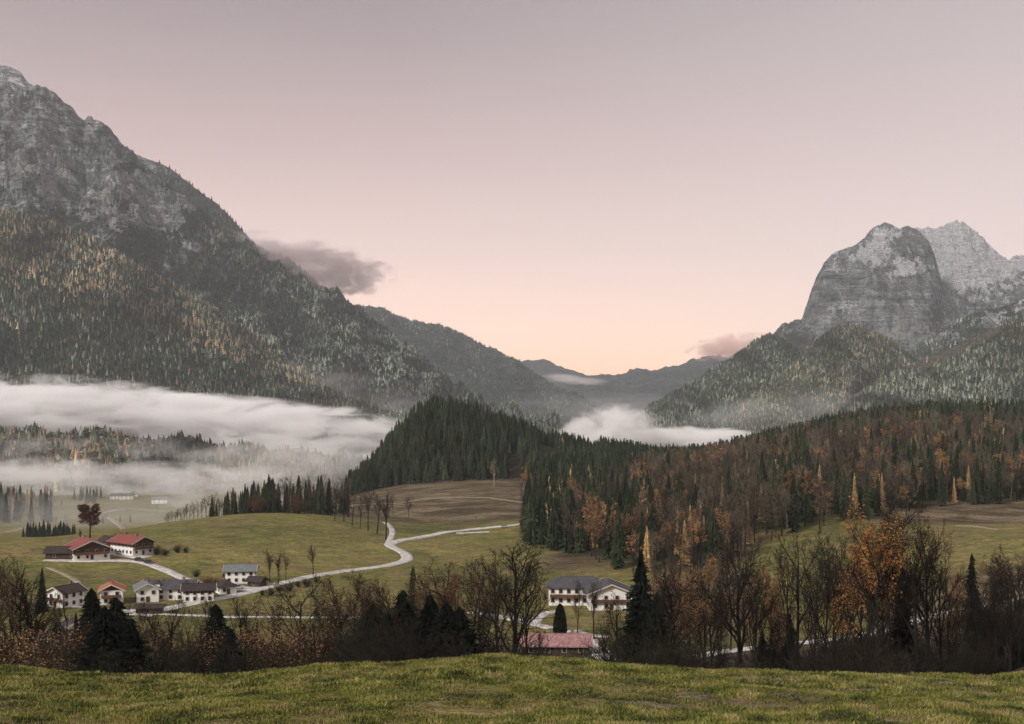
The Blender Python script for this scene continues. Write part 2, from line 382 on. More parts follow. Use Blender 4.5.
# ------------------------------------------------------------------ mountains
def rockmat(name, ca, cb, snow=(.93, .95, .97), veg=(.05, .055, .035), pale=(.55, .54, .52), ts=(1, 1, .5)):
    m, nt, b = newmat(name)
    cv = N(nt, 'ShaderNodeVertexColor', layer_name='cov'); s3 = N(nt, 'ShaderNodeSeparateColor'); L(nt, cv.outputs[0], s3.inputs[0])
    P = pos(nt, *ts)
    n1 = noi(nt, P, .008, 8, .68, 1.2); n2 = noi(nt, P, .03, 6, .7, .6); n3 = noi(nt, P, .017, 9, .78, .9)
    vr = N(nt, 'ShaderNodeTexVoronoi', feature='DISTANCE_TO_EDGE', i_Scale=.012)
    wv = N(nt, 'ShaderNodeVectorMath', operation='ADD'); L(nt, P, wv.inputs[0])
    nn = N(nt, 'ShaderNodeTexNoise', i_Scale=.01, i_Detail=4.0); L(nt, P, nn.inputs['Vector'])
    sm = N(nt, 'ShaderNodeVectorMath', operation='SCALE'); sm.inputs['Scale'].default_value = 120; L(nt, nn.outputs['Color'], sm.inputs[0]); L(nt, sm.outputs[0], wv.inputs[1])
    L(nt, wv.outputs[0], vr.inputs['Vector'])
    c = RAMP(nt, n1, [(.36, ca), (.5, [(u + v) / 2 for u, v in zip(ca, cb)]), (.62, cb)])
    c = MIX(nt, 1.0, c, RAMP(nt, n2, [(.3, (.5, .5, .5)), (.7, (1.5, 1.5, 1.5))]), 'MULTIPLY')
    c = MIX(nt, 1.0, c, RAMP(nt, vr.outputs[0], [(0, (.75, .75, .75)), (.12, (1.03, 1.03, 1.03))]), 'MULTIPLY')
    def thr(s, lo=.12):
        k = M1(nt, 'ADD', s, M1(nt, 'MULTIPLY', M1(nt, 'SUBTRACT', n3, .5), 3.4)); k = M1(nt, 'MULTIPLY', M1(nt, 'SUBTRACT', k, .38), 7, True)
        return M1(nt, 'MULTIPLY', k, M1(nt, 'MULTIPLY', s, 8, True))
    st = N(nt, 'ShaderNodeMapping'); st.inputs['Rotation'].default_value = (.25, .62, .3); st.inputs['Scale'].default_value = (.0035, .006, .045); L(nt, N(nt, 'ShaderNodeNewGeometry').outputs['Position'], st.inputs[0])
    ns = noi(nt, st.outputs[0], 1.0, 7, .72, .9)
    c = MIX(nt, 1.0, c, RAMP(nt, ns, [(.40, (.42, .42, .43)), (.47, (.95, .95, .95)), (.54, (1.0, 1.0, 1.0)), (.585, (1.7, 1.69, 1.67)), (.66, (1.15, 1.15, 1.15))]), 'MULTIPLY')
    c = MIX(nt, thr(s3.outputs[1]), c, MIX(nt, n1, [v * .6 for v in veg], [v * 1.5 for v in veg]))
    c = MIX(nt, thr(s3.outputs[2]), c, pale)
    c = MIX(nt, thr(s3.outputs[0]), c, snow)
    L(nt, c, b.inputs['Base Color']); b.inputs['Roughness'].default_value = .95
    bh = M1(nt, 'ADD', M1(nt, 'MULTIPLY', n1, 1.2), M1(nt, 'ADD', M1(nt, 'ADD', n2, M1(nt, 'MULTIPLY', ns, 1.2)), M1(nt, 'MULTIPLY', n3, 1.0)))
    bump(nt, b, bh, 1.0, 75)
    return m
def mountain(name, label, ridge, Yr, Yb, zb, mat, amp=60, sc_=350, seed=1, e=1.15, px0=None, px1=None, step=2, rows=220, covf=None, gully=1.0, rough=1.0, back=.8, edge=2.0, crag=0):
    rp = np.array(ridge, float)
    px0 = rp[0, 0] if px0 is None else px0; px1 = rp[-1, 0] if px1 is None else px1
    pxs = np.arange(px0, px1 + .1, step)
    t = np.concatenate([np.linspace(0, 1, rows), 1 + np.linspace(.02, 1, 30) * back])
    pr = np.interp(pxs, rp[:, 0], rp[:, 1]) + (fbm(pxs / 14, pxs * 0 + seed, 5, seed + 5, .65) + .8 * ridged(pxs / 7, pxs * 0 + seed + 9, 3, seed, .6) * fbm(pxs / 30, pxs * 0, 2, seed + 2)) * edge * 1.5
    yr = np.interp(pxs, *Yr) if isinstance(Yr, tuple) else np.full(len(pxs), float(Yr))
    yb = np.interp(pxs, *Yb) if isinstance(Yb, tuple) else np.full(len(pxs), float(Yb))
    zr = (HY - pr) / F * yr
    TT, PP = np.meshgrid(t, pxs, indexing='ij')
    tf = np.minimum(TT, 1)
    Y = yb + (yr - yb) * TT
    X = (PP - CX) / F * Y
    prof = tf ** e
    bk = np.clip((TT - 1) / back, 0, 1)
    z = zb + (zr - zb) * prof * (1 - bk ** 1.2)
    env = np.clip(np.sin(np.pi * np.clip(tf, 0, 1) ** .9), 0, 1) ** .7 * (1 - bk) + .0
    env2 = np.clip((1 - tf) * 12 + .12, 0, 1) * np.clip(tf * 6, 0, 1) * (bk < .01) + bk * (1 - bk) * 3
    xs = (PP - CX) / F * ((yr + yb) / 2)
    gl = ridged(xs / sc_ + fbm(xs / 200, TT * 3, 3, seed) * .35, TT * 1.3 + 3, 4, seed)
    n = gully * gl * env * amp + ridged(X / (sc_ * .5), (Y + z * 1.5) / (sc_ * .5), 5, seed + 3, .55) * amp * .62 * env2 * rough
    n = n + fbm(X / 40, (Y + z) / 40, 4, seed + 8, .6) * amp * .24 * env2 * rough
    if crag:
        q = (X * .55 + z * .85) ; q2 = (X * .85 - z * .55)
        n = n + (ridged(q / 75, q2 / 190 + Y / 300, 4, seed + 31, .62) * .55 + ridged(X / 34, z / 60, 3, seed + 37, .6) * .28) * amp * crag * env2
    z = z + n * .75; Y2 = Y - n * .55
    X2 = (PP - CX) / F * Y2
    px_ = PP; py_ = HY - z / Y2 * F
    cov = np.stack(covf(px_, py_, TT, X2, Y2, z), -1).reshape(-1, 3) if covf else np.zeros((TT.size, 3))
    V = np.stack([X2, Y2, z + CZ], -1)
    o = tag(link(name, npmesh(name, V.reshape(-1, 3), gridf(*TT.shape), not crag, {'cov': np.clip(cov, 0, 1)}), mat), label, kind='structure')
    return dict(V=V, pxs=pxs, t=t, rows=rows, py=py_, px=px_)
Z0 = lambda a: np.zeros_like(a)
G = {}
mA = rockmat('grey_limestone', (.12, .132, .137), (.60, .62, .625))
mI = rockmat('pale_limestone', (.12, .131, .137), (.50, .52, .525), ts=(1, 1, .35))
mF = rockmat('wooded_slope', (.035, .042, .031), (.085, .092, .066), pale=(.24, .20, .15), veg=(.03, .035, .02))
mD = rockmat('distant_slope', (.050, .054, .050), (.095, .098, .09))

# rear massif, top left
G['rear'] = mountain('mountain', 'rear rock massif with dark shoulder falling to the right',
    [(-320, -20), (-200, 30), (-90, 50), (-20, 66), (0, 66), (8, 65), (16, 69), (23, 76), (28, 83), (40, 93), (60, 112), (100, 142), (128, 153), (142, 157), (160, 163), (176, 173), (190, 184), (210, 199), (232, 219), (246, 236), (258, 250), (275, 266), (320, 300), (400, 380)],
    5600, 4700, 60, mA, 70, 300, 41, 1.0, covf=lambda px, py, t, X, Y, Z: (blob(px, py, 10, 82, 40, 6, 15) * .62 + .2 * blob(px, py, 20, 95, 30, 20), ss(140, 170, px) * .75, Z0(px) + .05), rows=160)
def covA(px, py, t, X, Y, Z):
    n = fbm(X / 130, Z / 130, 4, 12)
    veg = ss(-.05, .55, n * 1.1 + ss(100, 300, py) * .9 + ss(180, 330, px) * .9 - .25)
    pale = blob(px, py, 40, 175, 60, 20, 30) * .5 + blob(px, py, 128, 190, 24, 14, 60) * .55 + blob(px, py, 105, 198, 8, 18) * .6 + blob(px, py, 158, 215, 12, 26, -30) * .5 + blob(px, py, 215, 235, 18, 10, 40) * .55 + blob(px, py, 45, 145, 8, 25, -30) * .45 \
        + blob(px, py, 84, 216, 8, 5) * .6 + blob(px, py, 110, 222, 22, 14) * .4
    return (blob(px, py, 20, 92, 30, 6, 20) * .3 + blob(px, py, 112, 184, 5, 12) * .45, veg * .8, pale)
G['A'] = mountain('mountain', 'steep grey rock mountain with a forested flank on the left',
    [(-320, 40), (-200, 60), (-80, 78), (0, 86), (8, 82), (18, 86), (28, 88), (40, 88), (52, 93), (62, 102), (72, 110), (80, 120), (84, 123), (88, 119), (98, 122), (108, 130), (118, 143), (124, 149), (134, 155), (140, 163), (152, 172), (170, 188), (190, 205), (215, 226), (240, 243), (262, 254), (290, 266), (320, 287), (345, 303), (370, 323), (400, 350), (425, 373), (445, 391), (470, 409), (520, 440), (560, 455)],
    4600, 3300, -128, mA, 95, 260, 11, 1.05, covf=covA, rows=420, step=1.2, crag=.5, edge=2.2)
def covC(px, py, t, X, Y, Z): return (Z0(px), Z0(px) + .9, blob(px, py, 158, 288, 16, 6) * .5)
G['C'] = mountain('wooded_spur', 'lower spur of the left mountain under golden and dark forest',
    [(-320, 150), (-100, 190), (0, 212), (40, 220), (80, 232), (130, 262), (170, 284), (210, 307), (250, 336), (290, 366), (330, 392), (370, 408), (420, 424), (450, 436)],
    3350, 2550, -128, mF, 42, 240, 23, 1.0, covf=covC, rows=150, edge=1)
G['D'] = mountain('wooded_foothill', 'low brownish forest hills wrapped in valley mist',
    [(-320, 410), (-100, 425), (0, 440), (35, 436), (60, 442), (100, 437), (140, 448), (180, 444), (215, 455), (250, 452), (300, 460), (350, 467), (420, 478)],
    2050, 1650, -127, mF, 8, 160, 29, 1.0, rows=60, covf=lambda px, py, t, X, Y, Z: (Z0(px), Z0(px) + .5, .5 + 0 * px), edge=2)
G['E'] = mountain('distant_ridge', 'hazy blue grey ridge sloping into the valley gap',
    [(200, 300), (280, 295), (340, 304), (368, 309), (385, 313), (405, 320), (430, 325), (455, 332), (478, 345), (500, 357), (520, 366), (540, 380), (560, 393), (585, 408), (610, 425), (640, 442)],
    7600, 6000, -140, mD, 110, 400, 31, 1.0, rows=150, edge=1.5)
G['F1'] = mountain('far_ridge', 'farthest pale peak left of the sunset gap',
    [(380, 400), (440, 385), (490, 370), (520, 363), (535, 361), (548, 362), (560, 368), (575, 374), (592, 379), (612, 387), (650, 400), (700, 420)],
    11500, 9800, -150, mD, 110, 600, 37, 1.0, rows=90, edge=1)
G['F2'] = mountain('far_ridge', 'farthest pale ridge closing the valley on the right of the gap',
    [(540, 404), (570, 388), (592, 379), (606, 376), (622, 376), (636, 373), (652, 373), (668, 371), (682, 368), (695, 363), (708, 359), (718, 357), (735, 359), (760, 352), (790, 348), (850, 350), (900, 380)],
    10200, 8800, -150, mD, 120, 500, 39, 1.0, rows=90, edge=1)
def covI(px, py, t, X, Y, Z):
    n = fbm(X / 90, Z / 90, 3, 5)
    s = blob(px, py, 872, 250, 32, 12, -20) * .62 + blob(px, py, 885, 232, 20, 6) * .55 + blob(px, py, 905, 265, 30, 9, 5) * .6 + blob(px, py, 892, 275, 22, 4, -10) * .5 + blob(px, py, 845, 308, 12, 6) * .6 + blob(px, py, 832, 258, 7, 14) * .3
    pl = blob(px, py, 850, 305, 26, 14) * .55 + blob(px, py, 897, 315, 3, 14) * .55 + blob(px, py, 915, 335, 40, 14) * .45 + blob(px, py, 880, 326, 25, 10) * .3
    veg = blob(px, py, 935, 320, 10, 30, 10) * .6 + ss(330, 350, py) * .35 + blob(px, py, 790, 340, 25, 16) * .7 + blob(px, py, 915, 262, 18, 22) * .45 + blob(px, py, 898, 303, 5, 5) * .6
    return (s, veg, pl)
G['I2'] = mountain('snowy_peak', 'snow covered rock peak behind the grey cliff block',
    [(840, 300), (880, 250), (905, 236), (918, 231), (928, 229), (936, 229), (946, 226), (956, 223), (962, 223), (970, 227), (978, 234), (986, 243), (994, 250), (1003, 258), (1010, 261), (1018, 258), (1026, 257), (1060, 262), (1130, 250), (1250, 290), (1350, 300)],
    6900, 5700, -60, mI, 85, 220, 53, .9, rows=300, step=1.0, edge=2.6, crag=.5,
    covf=lambda px, py, t, X, Y, Z: (ss(318, 270, py + .25 * (px - 940)) * 1.05 - blob(px, py, 965, 252, 9, 8) * .7 + blob(px, py, 945, 255, 16, 22) * .35 + .22 * np.sign(fbm(X / 60, Z / 60, 3, 6)) + ss(345, 300, py) * .12, ss(295, 325, py) * .65, Z0(px) + .12))
G['I1'] = mountain('cliff_mountain', 'massive pale grey cliff mountain with a steep left wall',
    [(740, 360), (765, 350), (775, 334), (783, 326), (793, 323), (802, 321), (805, 311), (809, 299), (813, 286), (818, 274), (824, 263), (832, 254), (845, 249), (856, 245), (864, 239), (870, 231), (877, 226), (885, 223), (892, 225), (899, 229), (908, 227), (915, 229), (921, 233), (928, 242), (934, 254), (938, 268), (941, 280), (948, 292), (956, 306), (966, 322), (980, 345), (1020, 385)],
    6100, 5300, -80, mI, 60, 170, 47, .85, covf=covI, rows=330, step=.8, gully=.8, edge=2.0, crag=.45)
G['I3'] = mountain('rocky_shoulder', 'blue grey shoulder of slopes below the snowy peak',
    [(900, 365), (925, 345), (945, 330), (965, 318), (985, 311), (1005, 306), (1024, 299), (1080, 280), (1200, 270), (1350, 290)],
    5000, 4200, -100, mA, 60, 260, 57, 1.0, rows=120, covf=lambda px, py, t, X, Y, Z: (.32 * ss(345, 300, py), ss(.1, .3, fbm(X / 120, Z / 120, 3, 2) + .3) * .8, Z0(px) + .15))
G['G'] = mountain('wooded_mountain', 'grey green forested mountainside right of the valley gap',
    [(590, 448), (620, 432), (650, 412), (675, 396), (700, 381), (720, 368), (738, 356), (752, 346), (762, 339), (770, 337), (780, 341), (795, 348), (815, 352), (850, 362), (900, 380), (960, 400)],
    4200, 3300, -130, mF, 45, 240, 61, 1.0, rows=120, edge=1.5)
G['H'] = mountain('wooded_knob', 'rounded forested knob in front of the cliff mountain',
    [(740, 408), (770, 388), (792, 368), (808, 352), (822, 338), (835, 330), (848, 327), (862, 330), (876, 335), (890, 341), (902, 352), (920, 364), (960, 384), (1010, 400)],
    3700, 3050, -130, mF, 40, 180, 67, 1.0, rows=120, edge=1.5)
def covJ(px, py, t, X, Y, Z): return (Z0(px), Z0(px) + .3, np.clip(blob(px, py, 950, 350, 46, 6, -24) * 2.2, 0, 1))
G['J'] = mountain('wooded_slope', 'forested slope with a pale clearing at the right edge',
    [(840, 410), (870, 390), (900, 374), (925, 360), (950, 349), (975, 338), (992, 330), (1010, 322), (1024, 316), (1060, 302), (1150, 280), (1300, 250), (1500, 260)],
    3300, 2500, -128, mF, 40, 230, 71, 1.0, rows=130, covf=covJ, edge=1.5)

# ------------------------------------------------------------------ trees: templates as (verts, tris-or-quads list)
def rotz(v, a):
    c, s = np.cos(a), np.sin(a)
    return np.stack([v[..., 0] * c - v[..., 1] * s, v[..., 0] * s + v[..., 1] * c, v[..., 2]], -1)
def merge(temps, ids, P_, S, A, tint, SW=None):
    """many trees into one mesh: temps list of (v,f), one tint per tree; SW = width factor"""
    vs, fs, cs = [], {}, []
    off = 0
    SW = S if SW is None else SW
    for k, (tv, tf) in enumerate(temps):
        idx = np.where(ids == k)[0]
        if not len(idx): continue
        v = rotz(tv[None] + np.zeros((len(idx), 1, 1)), A[idx][:, None])
        v = v * np.stack([SW[idx], SW[idx], S[idx]], -1)[:, None, :] + P_[idx][:, None, :]
        n = tv.shape[0]
        for ff in tf:
            ff = np.asarray(ff)
            q = ff[None] + (off + np.arange(len(idx)) * n)[:, None, None]
            fs.setdefault(ff.shape[1], []).append(q.reshape(-1, ff.shape[1]))
        vs.append(v.reshape(-1, 3)); cs.append(np.repeat(tint[idx], n, 0)); off += n * len(idx)
    return np.concatenate(vs), [np.concatenate(x) for x in fs.values()], np.concatenate(cs)
def far_conifer(seed, sides=6):
    r = np.random.default_rng(seed); v = []; f = []
    for (z0, z1, rad) in ((.0, .62, .24), (.30, .86, .17), (.58, 1.0, .10)):
        b = len(v); v.append((r.normal(0, .01), r.normal(0, .01), z1))
        for i in range(sides):
            a = 2 * math.pi * i / sides + r.uniform(-.3, .3); rr = rad * r.uniform(.65, 1.25)
            v.append((rr * math.cos(a), rr * math.sin(a), z0 + r.uniform(-.04, .05)))
        for i in range(sides): f.append((b, b + 1 + i, b + 1 + (i + 1) % sides))
    return np.array(v), [np.array(f)]
def far_round(seed):
    r = np.random.default_rng(seed); v = []; f = []
    for k in range(9):
        c = np.array([r.normal(0, .10), r.normal(0, .10), r.uniform(.35, .9)]); b = len(v)
        for i in range(5): v.append(c + r.normal(0, .10, 3))
        f += [(b, b + 1, b + 2), (b + 1, b + 2, b + 3), (b + 2, b + 3, b + 4), (b, b + 3, b + 4)]
    return np.array(v), [np.array(f)]
FAR = [far_conifer(i) for i in range(5)] + [far_round(20 + i) for i in range(3)]
def scatter_mountain(key, n, maskf, tintf, H=(16, 27), round_p=.12, name='mountain_forest', label='', seed=1, wide=1.0, tmax=1.02):
    g = G[key]; r = np.random.default_rng(seed)
    V, rows = g['V'], g['rows']; nc = V.shape[1]
    ti = r.uniform(0.0, tmax, n) * (rows - 1); ci = r.uniform(0, nc - 1.001, n)
    i = np.minimum(ti.astype(int), V.shape[0] - 2); j = ci.astype(int); a = (ti - i)[:, None]; b = (ci - j)[:, None]
    p = (V[i, j] * (1 - a) + V[i + 1, j] * a) * (1 - b) + (V[i, j + 1] * (1 - a) + V[i + 1, j + 1] * a) * b
    px = CX + p[:, 0] / p[:, 1] * F; py = HY - (p[:, 2] - CZ) / p[:, 1] * F
    nn = fbm(p[:, 0] / 70, p[:, 2] / 70, 3, seed)
    k = (r.uniform(0, 1, n) < maskf(px, py, nn) * ss(-.62, -.40, fbm(p[:, 0] / 38, (p[:, 1] + p[:, 2]) / 120, 3, seed + 90)))
    p, px, py, nn = p[k], px[k], py[k], nn[k]; n = len(p)
    isr = r.uniform(0, 1, n) < round_p
    ids = np.where(isr, r.integers(5, 8, n), r.integers(0, 5, n))
    S = r.uniform(*H, n) * np.where(isr, .75, 1); p[:, 2] -= 1.0
    t = tintf(px, py, nn, r, n) * np.clip(1.05 + 2.0 * fbm(p[:, 0] / 150, p[:, 2] / 120 + p[:, 0] / 300, 4, seed + 50), .35, 2.2)[:, None]
    S = S * np.clip(.95 + .5 * nn, .6, 1.3)
    v, f, c = merge(FAR, ids, p, S, r.uniform(0, 6.3, n), t, SW=S * wide)
    return tag(link(name, npmesh(name, v, f, False, {'tint': c}), MAT['tinted']), label, 'forest', kind='stuff')
dk, gr, fr, gd, bz = (np.array(c) for c in ((.030, .041, .026), (.062, .077, .052), (.20, .23, .185), (.31, .24, .15), (.17, .13, .085)))
def pal(r, n, ws, nn=None):
    """random pick among dark, mid, frosty, gold, brown with (n,5) weights"""
    wv = np.stack([np.broadcast_to(x, n) for x in ws], -1); wv = wv / wv.sum(1, keepdims=True); c = wv.cumsum(1)
    k = (r.uniform(0, 1, (n, 1)) > c[:, :-1]).sum(1)
    return np.array([dk, gr, fr, gd, bz])[k] * r.uniform(.82, 1.2, (n, 1)) * (1 if nn is None else np.clip(1 + 1.5 * nn, .4, 1.9)[:, None])
def tintC(px, py, nn, r, n):
    line = np.interp(px, [0, 60, 130, 170, 230, 300, 400], [262, 282, 300, 320, 345, 375, 395])   # golden larches above this
    up = ss(30, -25, py - line + nn * 60); mid = np.exp(-((py - line) / 14) ** 2)
    return pal(r, n, (1.0, .5 + nn * 0, .10 + .1 * up, up * .8 * ss(-.15, .3, nn) + mid * 1.1 * ss(-.3, .2, nn) + .03, .5 * up + .1))
def tintA(px, py, nn, r, n):
    a = ss(180, 300, px)
    return pal(r, n, (.75 - .35 * a, .9, .12 + .9 * ss(-.05, .35, nn) * (.4 + a) + .9 * ss(290, 380, py), .10 * ss(300, 380, py), .05))
scatter_mountain('C', 44000, lambda px, py, nn: np.where(blob(px, py, 158, 290, 14, 6) > .5, .1, .93 + 0 * px), tintC, (11, 19), .2, 'larch_and_spruce_forest', 'golden larches and dark spruces covering the lower left mountain spur', 3, .95)
scatter_mountain('A', 74000, lambda px, py, nn: np.clip(ss(250, 350, px + .9 * (py - 150) + nn * 60) * .98, 0, 1), tintA, (10, 18), .25, 'mountainside_forest', 'grey green trees climbing the flank of the left rock mountain', 4, .95)
scatter_mountain('A', 9000, lambda px, py, nn: ss(.0, .45, nn) * ss(110, 200, py) * .7, lambda px, py, nn, r, n: pal(r, n, (1, .6, .15, 0, 0)), (9, 15), .2, 'mountain_scrub', 'scattered dark scrub on the grey rock face', 14)
scatter_mountain('rear', 9000, lambda px, py, nn: ss(150, 185, px), lambda px, py, nn, r, n: pal(r, n, (1, .6, .05, 0, 0)), (14, 22), .1, 'shoulder_forest', 'thin dark forest on the rear mountain shoulder', 15)
scatter_mountain('D', 8200, lambda px, py, nn: .85 + 0 * px, lambda px, py, nn, r, n: pal(r, n, (.9, .5, .04, .10, .9)), (17, 29), .55, 'foothill_forest', 'brown and green woods in the mist below the left mountain', 5, 1.1)
scatter_mountain('E', 26000, lambda px, py, nn: .9 + 0 * px, lambda px, py, nn, r, n: pal(r, n, (1, .9, .12, 0, .1)), (11, 19), .1, 'distant_ridge_forest', 'hazy forest on the distant ridge', 6, 1.2)
scatter_mountain('G', 28000, lambda px, py, nn: .95 + 0 * px, lambda px, py, nn, r, n: pal(r, n, (.8, .8, .25 + .9 * ss(350, 420, py) * ss(-.3, .2, nn), .02, .08)), (11, 19), .2, 'grey_forest', 'grey green forest on the mountainside right of the gap', 7)
scatter_mountain('H', 26000, lambda px, py, nn: .95 + 0 * px, lambda px, py, nn, r, n: pal(r, n, (.55, .9, .35 * ss(-.2, .3, nn), .10 + .2 * ss(.0, .4, nn), .25)), (10, 18), .3, 'knob_forest', 'olive and brown forest over the rounded knob', 8)
scatter_mountain('J', 40000, lambda px, py, nn: np.where(blob(px, py, 950, 350, 46, 6, -24) > .22, .03, .95), lambda px, py, nn, r, n: pal(r, n, (.6, .8, .7 * ss(-.3, .3, nn) + .5 * ss(370, 400, py), .06, .15)), (10, 18), .3, 'slope_forest', 'frosty grey forest on the right hand slope', 9)
scatter_mountain('I3', 9000, lambda px, py, nn: ss(310, 330, py + nn * 30) * .9, lambda px, py, nn, r, n: pal(r, n, (.9, .9, .2, 0, .05)), (14, 22), .1, 'shoulder_forest', 'blue grey forest below the snowy peak', 10)
scatter_mountain('I1', 5000, lambda px, py, nn: ss(335, 350, py + nn * 20) * .9, lambda px, py, nn, r, n: pal(r, n, (.9, .9, .2, 0, .05)), (14, 20), .1, 'cliff_foot_forest', 'thin forest at the foot of the grey cliff', 11)

# --- branching trees built from tapered three-sided segments
def segmesh(seg, sides=3):
    seg = np.array(seg, float)            # n x 8: p0 p1 r0 r1
    p0, p1, r0, r1 = seg[:, :3], seg[:, 3:6], seg[:, 6], seg[:, 7]
    d = p1 - p0; d /= np.linalg.norm(d, axis=1, keepdims=True) + 1e-9
    up = np.where(np.abs(d[:, 2:3]) > .9, [[1, 0, 0]], [[0, 0, 1]]); u = np.cross(d, up); u /= np.linalg.norm(u, axis=1, keepdims=True); v = np.cross(d, u)
    rings = []
    for P, r in ((p0, r0), (p1, r1)):
        for k in range(sides):
            a = 2 * math.pi * k / sides
            rings.append(P + (u * math.cos(a) + v * math.sin(a)) * r[:, None])
    V = np.stack(rings, 1); n = len(seg); i = np.arange(n)[:, None] * (2 * sides)
    q = np.concatenate([np.stack([i[:, 0] + k, i[:, 0] + (k + 1) % sides, i[:, 0] + sides + (k + 1) % sides, i[:, 0] + sides + k], -1) for k in range(sides)])
    return V.reshape(-1, 3), [q]
def leafmesh(pts, size, r, quad=True):
    pts = np.asarray(pts); n = len(pts); a = r.normal(0, 1, (n, 3)); a /= np.linalg.norm(a, axis=1, keepdims=True)
    b = np.cross(a, r.normal(0, 1, (n, 3))); b /= np.linalg.norm(b, axis=1, keepdims=True); s = (size * r.uniform(.5, 1.3, n))[:, None]
    V = np.stack([pts - a * s, pts - b * s * .5, pts + a * s, pts + b * s * .5], 1).reshape(-1, 3)
    i = np.arange(n) * 4
    return V, [np.stack([i, i + 1, i + 2, i + 3], -1)]
def bare_tree(seed, form='broad', lv=(12, 8, 6, 4), twr=.0012):
    """unit height tree. returns trunk segs, twig segs, tips"""
    r = random.Random(seed); T0, T1, tips = [], [], []; lo1 = r.choice((.30, .36, .42))
    spread = {'broad': .85, 'upright': .55, 'vase': .68, 'slim': .36}[form]
    def nrm(v): return v / (np.linalg.norm(v) + 1e-9)
    def grow(p, d, ln, rad, level, nseg):
        pts = [p]; q = p; dd = d
        for i in range(nseg):
            dd = nrm(dd + np.array([r.gauss(0, .035 if level == 0 else .13), r.gauss(0, .035 if level == 0 else .13), r.gauss(0, .09) + (.12, .11, .04, .02, .0)[level]]))
            q2 = q + dd * ln / nseg; r0 = rad * (1 - i / nseg * .75); r1 = rad * (1 - (i + 1) / nseg * .75)
            (T0 if level <= 1 else T1).append((*q, *q2, max(r0, twr * (1, 1, .9, .6, .5)[level]), max(r1, twr * (1, 1, .8, .5, .4)[level]))); q = q2; pts.append(q)
        return pts, dd
    def child(pts, d, ln, rad, level):
        if level > len(lv): tips.extend(pts[1:]); return
        n = lv[level - 1]
        for k in range(n):
            f = (k + r.random()) / n
            f = (lo1 + (1 - lo1) * f) if level == 1 else (.2 + .8 * f)
            x = f * (len(pts) - 1); i = min(int(x), len(pts) - 2); p = pts[i] + (pts[i + 1] - pts[i]) * (x - i)
            ax = nrm(pts[i + 1] - pts[i]); a = r.random() * 6.283
            side = nrm(np.cross(ax, np.array([math.cos(a), math.sin(a), .3 * math.sin(a * 3)])))
            ang = spread * r.uniform(.6, 1.25) * (1 if level == 1 else 1.1)
            dd = nrm(ax * math.cos(ang) + side * math.sin(ang))
            l2 = ln * ({1: .66, 2: .52, 3: .5, 4: .5}[level]) * r.uniform(.7, 1.15) * (1.15 - .62 * f if level == 1 else 1.1 - .5 * f)
            r2 = rad * {1: .45, 2: .45, 3: .5, 4: .6}[level] * (1.1 - .5 * f)
            pp, _ = grow(p, dd, l2, r2, level, 4 if level < 3 else 2)
            child(pp, dd, l2, r2, level + 1)
    ln = .93 if form in ('upright', 'slim') else .8
    pts, d = grow(np.array([0, 0, -.03]), np.array([r.gauss(0, .04), r.gauss(0, .04), 1.]), ln, .017, 0, 8)
    child(pts, d, ln * .78, .017, 1)
    zt = max(max(t[2] for t in tips), .5)
    s = 1 / zt
    return np.array(T0) * s, np.array(T1) * s, np.array(tips) * s
def spruce_mesh(seed, levels=34, per=9, wid=.17, sub=5, lo=.04):
    r = np.random.default_rng(seed); v = []; f = []
    for li in range(levels):
        tz = li / (levels - 1); z = lo + (1 - lo) * tz ** .92
        Lr = wid * (1 - tz) ** .8 * r.uniform(.8, 1.12) + .006
        n = max(4, int(per * (1 - tz * .55)))
        for k in range(n):
            a = 6.283 * (k + r.uniform(-.4, .4)) / n + li * 1.3; ln = Lr * r.uniform(.6, 1.2)
            dx, dy = math.cos(a), math.sin(a); zz = z + r.uniform(-.012, .012)
            prev = (0, 0, zz)
            for s in range(sub):
                f0, f1 = s / sub, (s + 1) / sub
                def P_(q): return np.array([dx * ln * q, dy * ln * q, zz - ln * (.55 * q - .25 * q * q)])
                w0 = ln * .30 * (1.05 - f0) * r.uniform(.7, 1.3); p0, p1 = P_(f0), P_(min(1, f1 + .12))
                sd = np.array([-dy, dx, 0]); dr = np.array([0, 0, -ln * .16 * r.uniform(.4, 1.4)])
                b = len(v); v += [p0, p1, p0 + sd * w0 + dr + (p1 - p0) * .7, p0 - sd * w0 + dr + (p1 - p0) * .7]
                f += [(b, b + 2, b + 1), (b, b + 1, b + 3)]
    b = len(v); v += [np.array([.004, 0, .96]), np.array([-.004, .003, .96]), np.array([0, -.004, .96]), np.array([0, 0, 1.01])]
    f += [(b, b + 1, b + 3), (b + 1, b + 2, b + 3), (b + 2, b, b + 3)]
    return np.array(v), [np.array(f)]
def tiers(seed, nt_=9, sides=9, wid=.15, lo=.05):
    r = np.random.default_rng(seed); v = []; f = []; zs_ = np.linspace(lo, .93, nt_)
    for i, z0 in enumerate(zs_):
        q = (z0 - lo) / (1 - lo); rad = wid * (1 - q) ** .85 * r.uniform(.85, 1.12) + .008; top = min(1.0, z0 + (1.0 - lo) / nt_ * 2.1 + .02)
        b = len(v); v.append((r.normal(0, .004), r.normal(0, .004), top)); m_ = 2 * sides
        for k in range(m_):
            a = 6.283 * (k + r.uniform(-.3, .3)) / m_; rr = rad * (r.uniform(.8, 1.3) if k % 2 else r.uniform(.35, .65))
            v.append((rr * math.cos(a), rr * math.sin(a), z0 + (r.uniform(-.03, .02) if k % 2 else r.uniform(.01, .05))))
        for k in range(m_): f.append((b, b + 1 + k, b + 1 + (k + 1) % m_))
    return np.array(v), [np.array(f)]
def both(a, b_):
    return np.concatenate([a[0], b_[0]]), [a[1][0], b_[1][0] + len(a[0])]
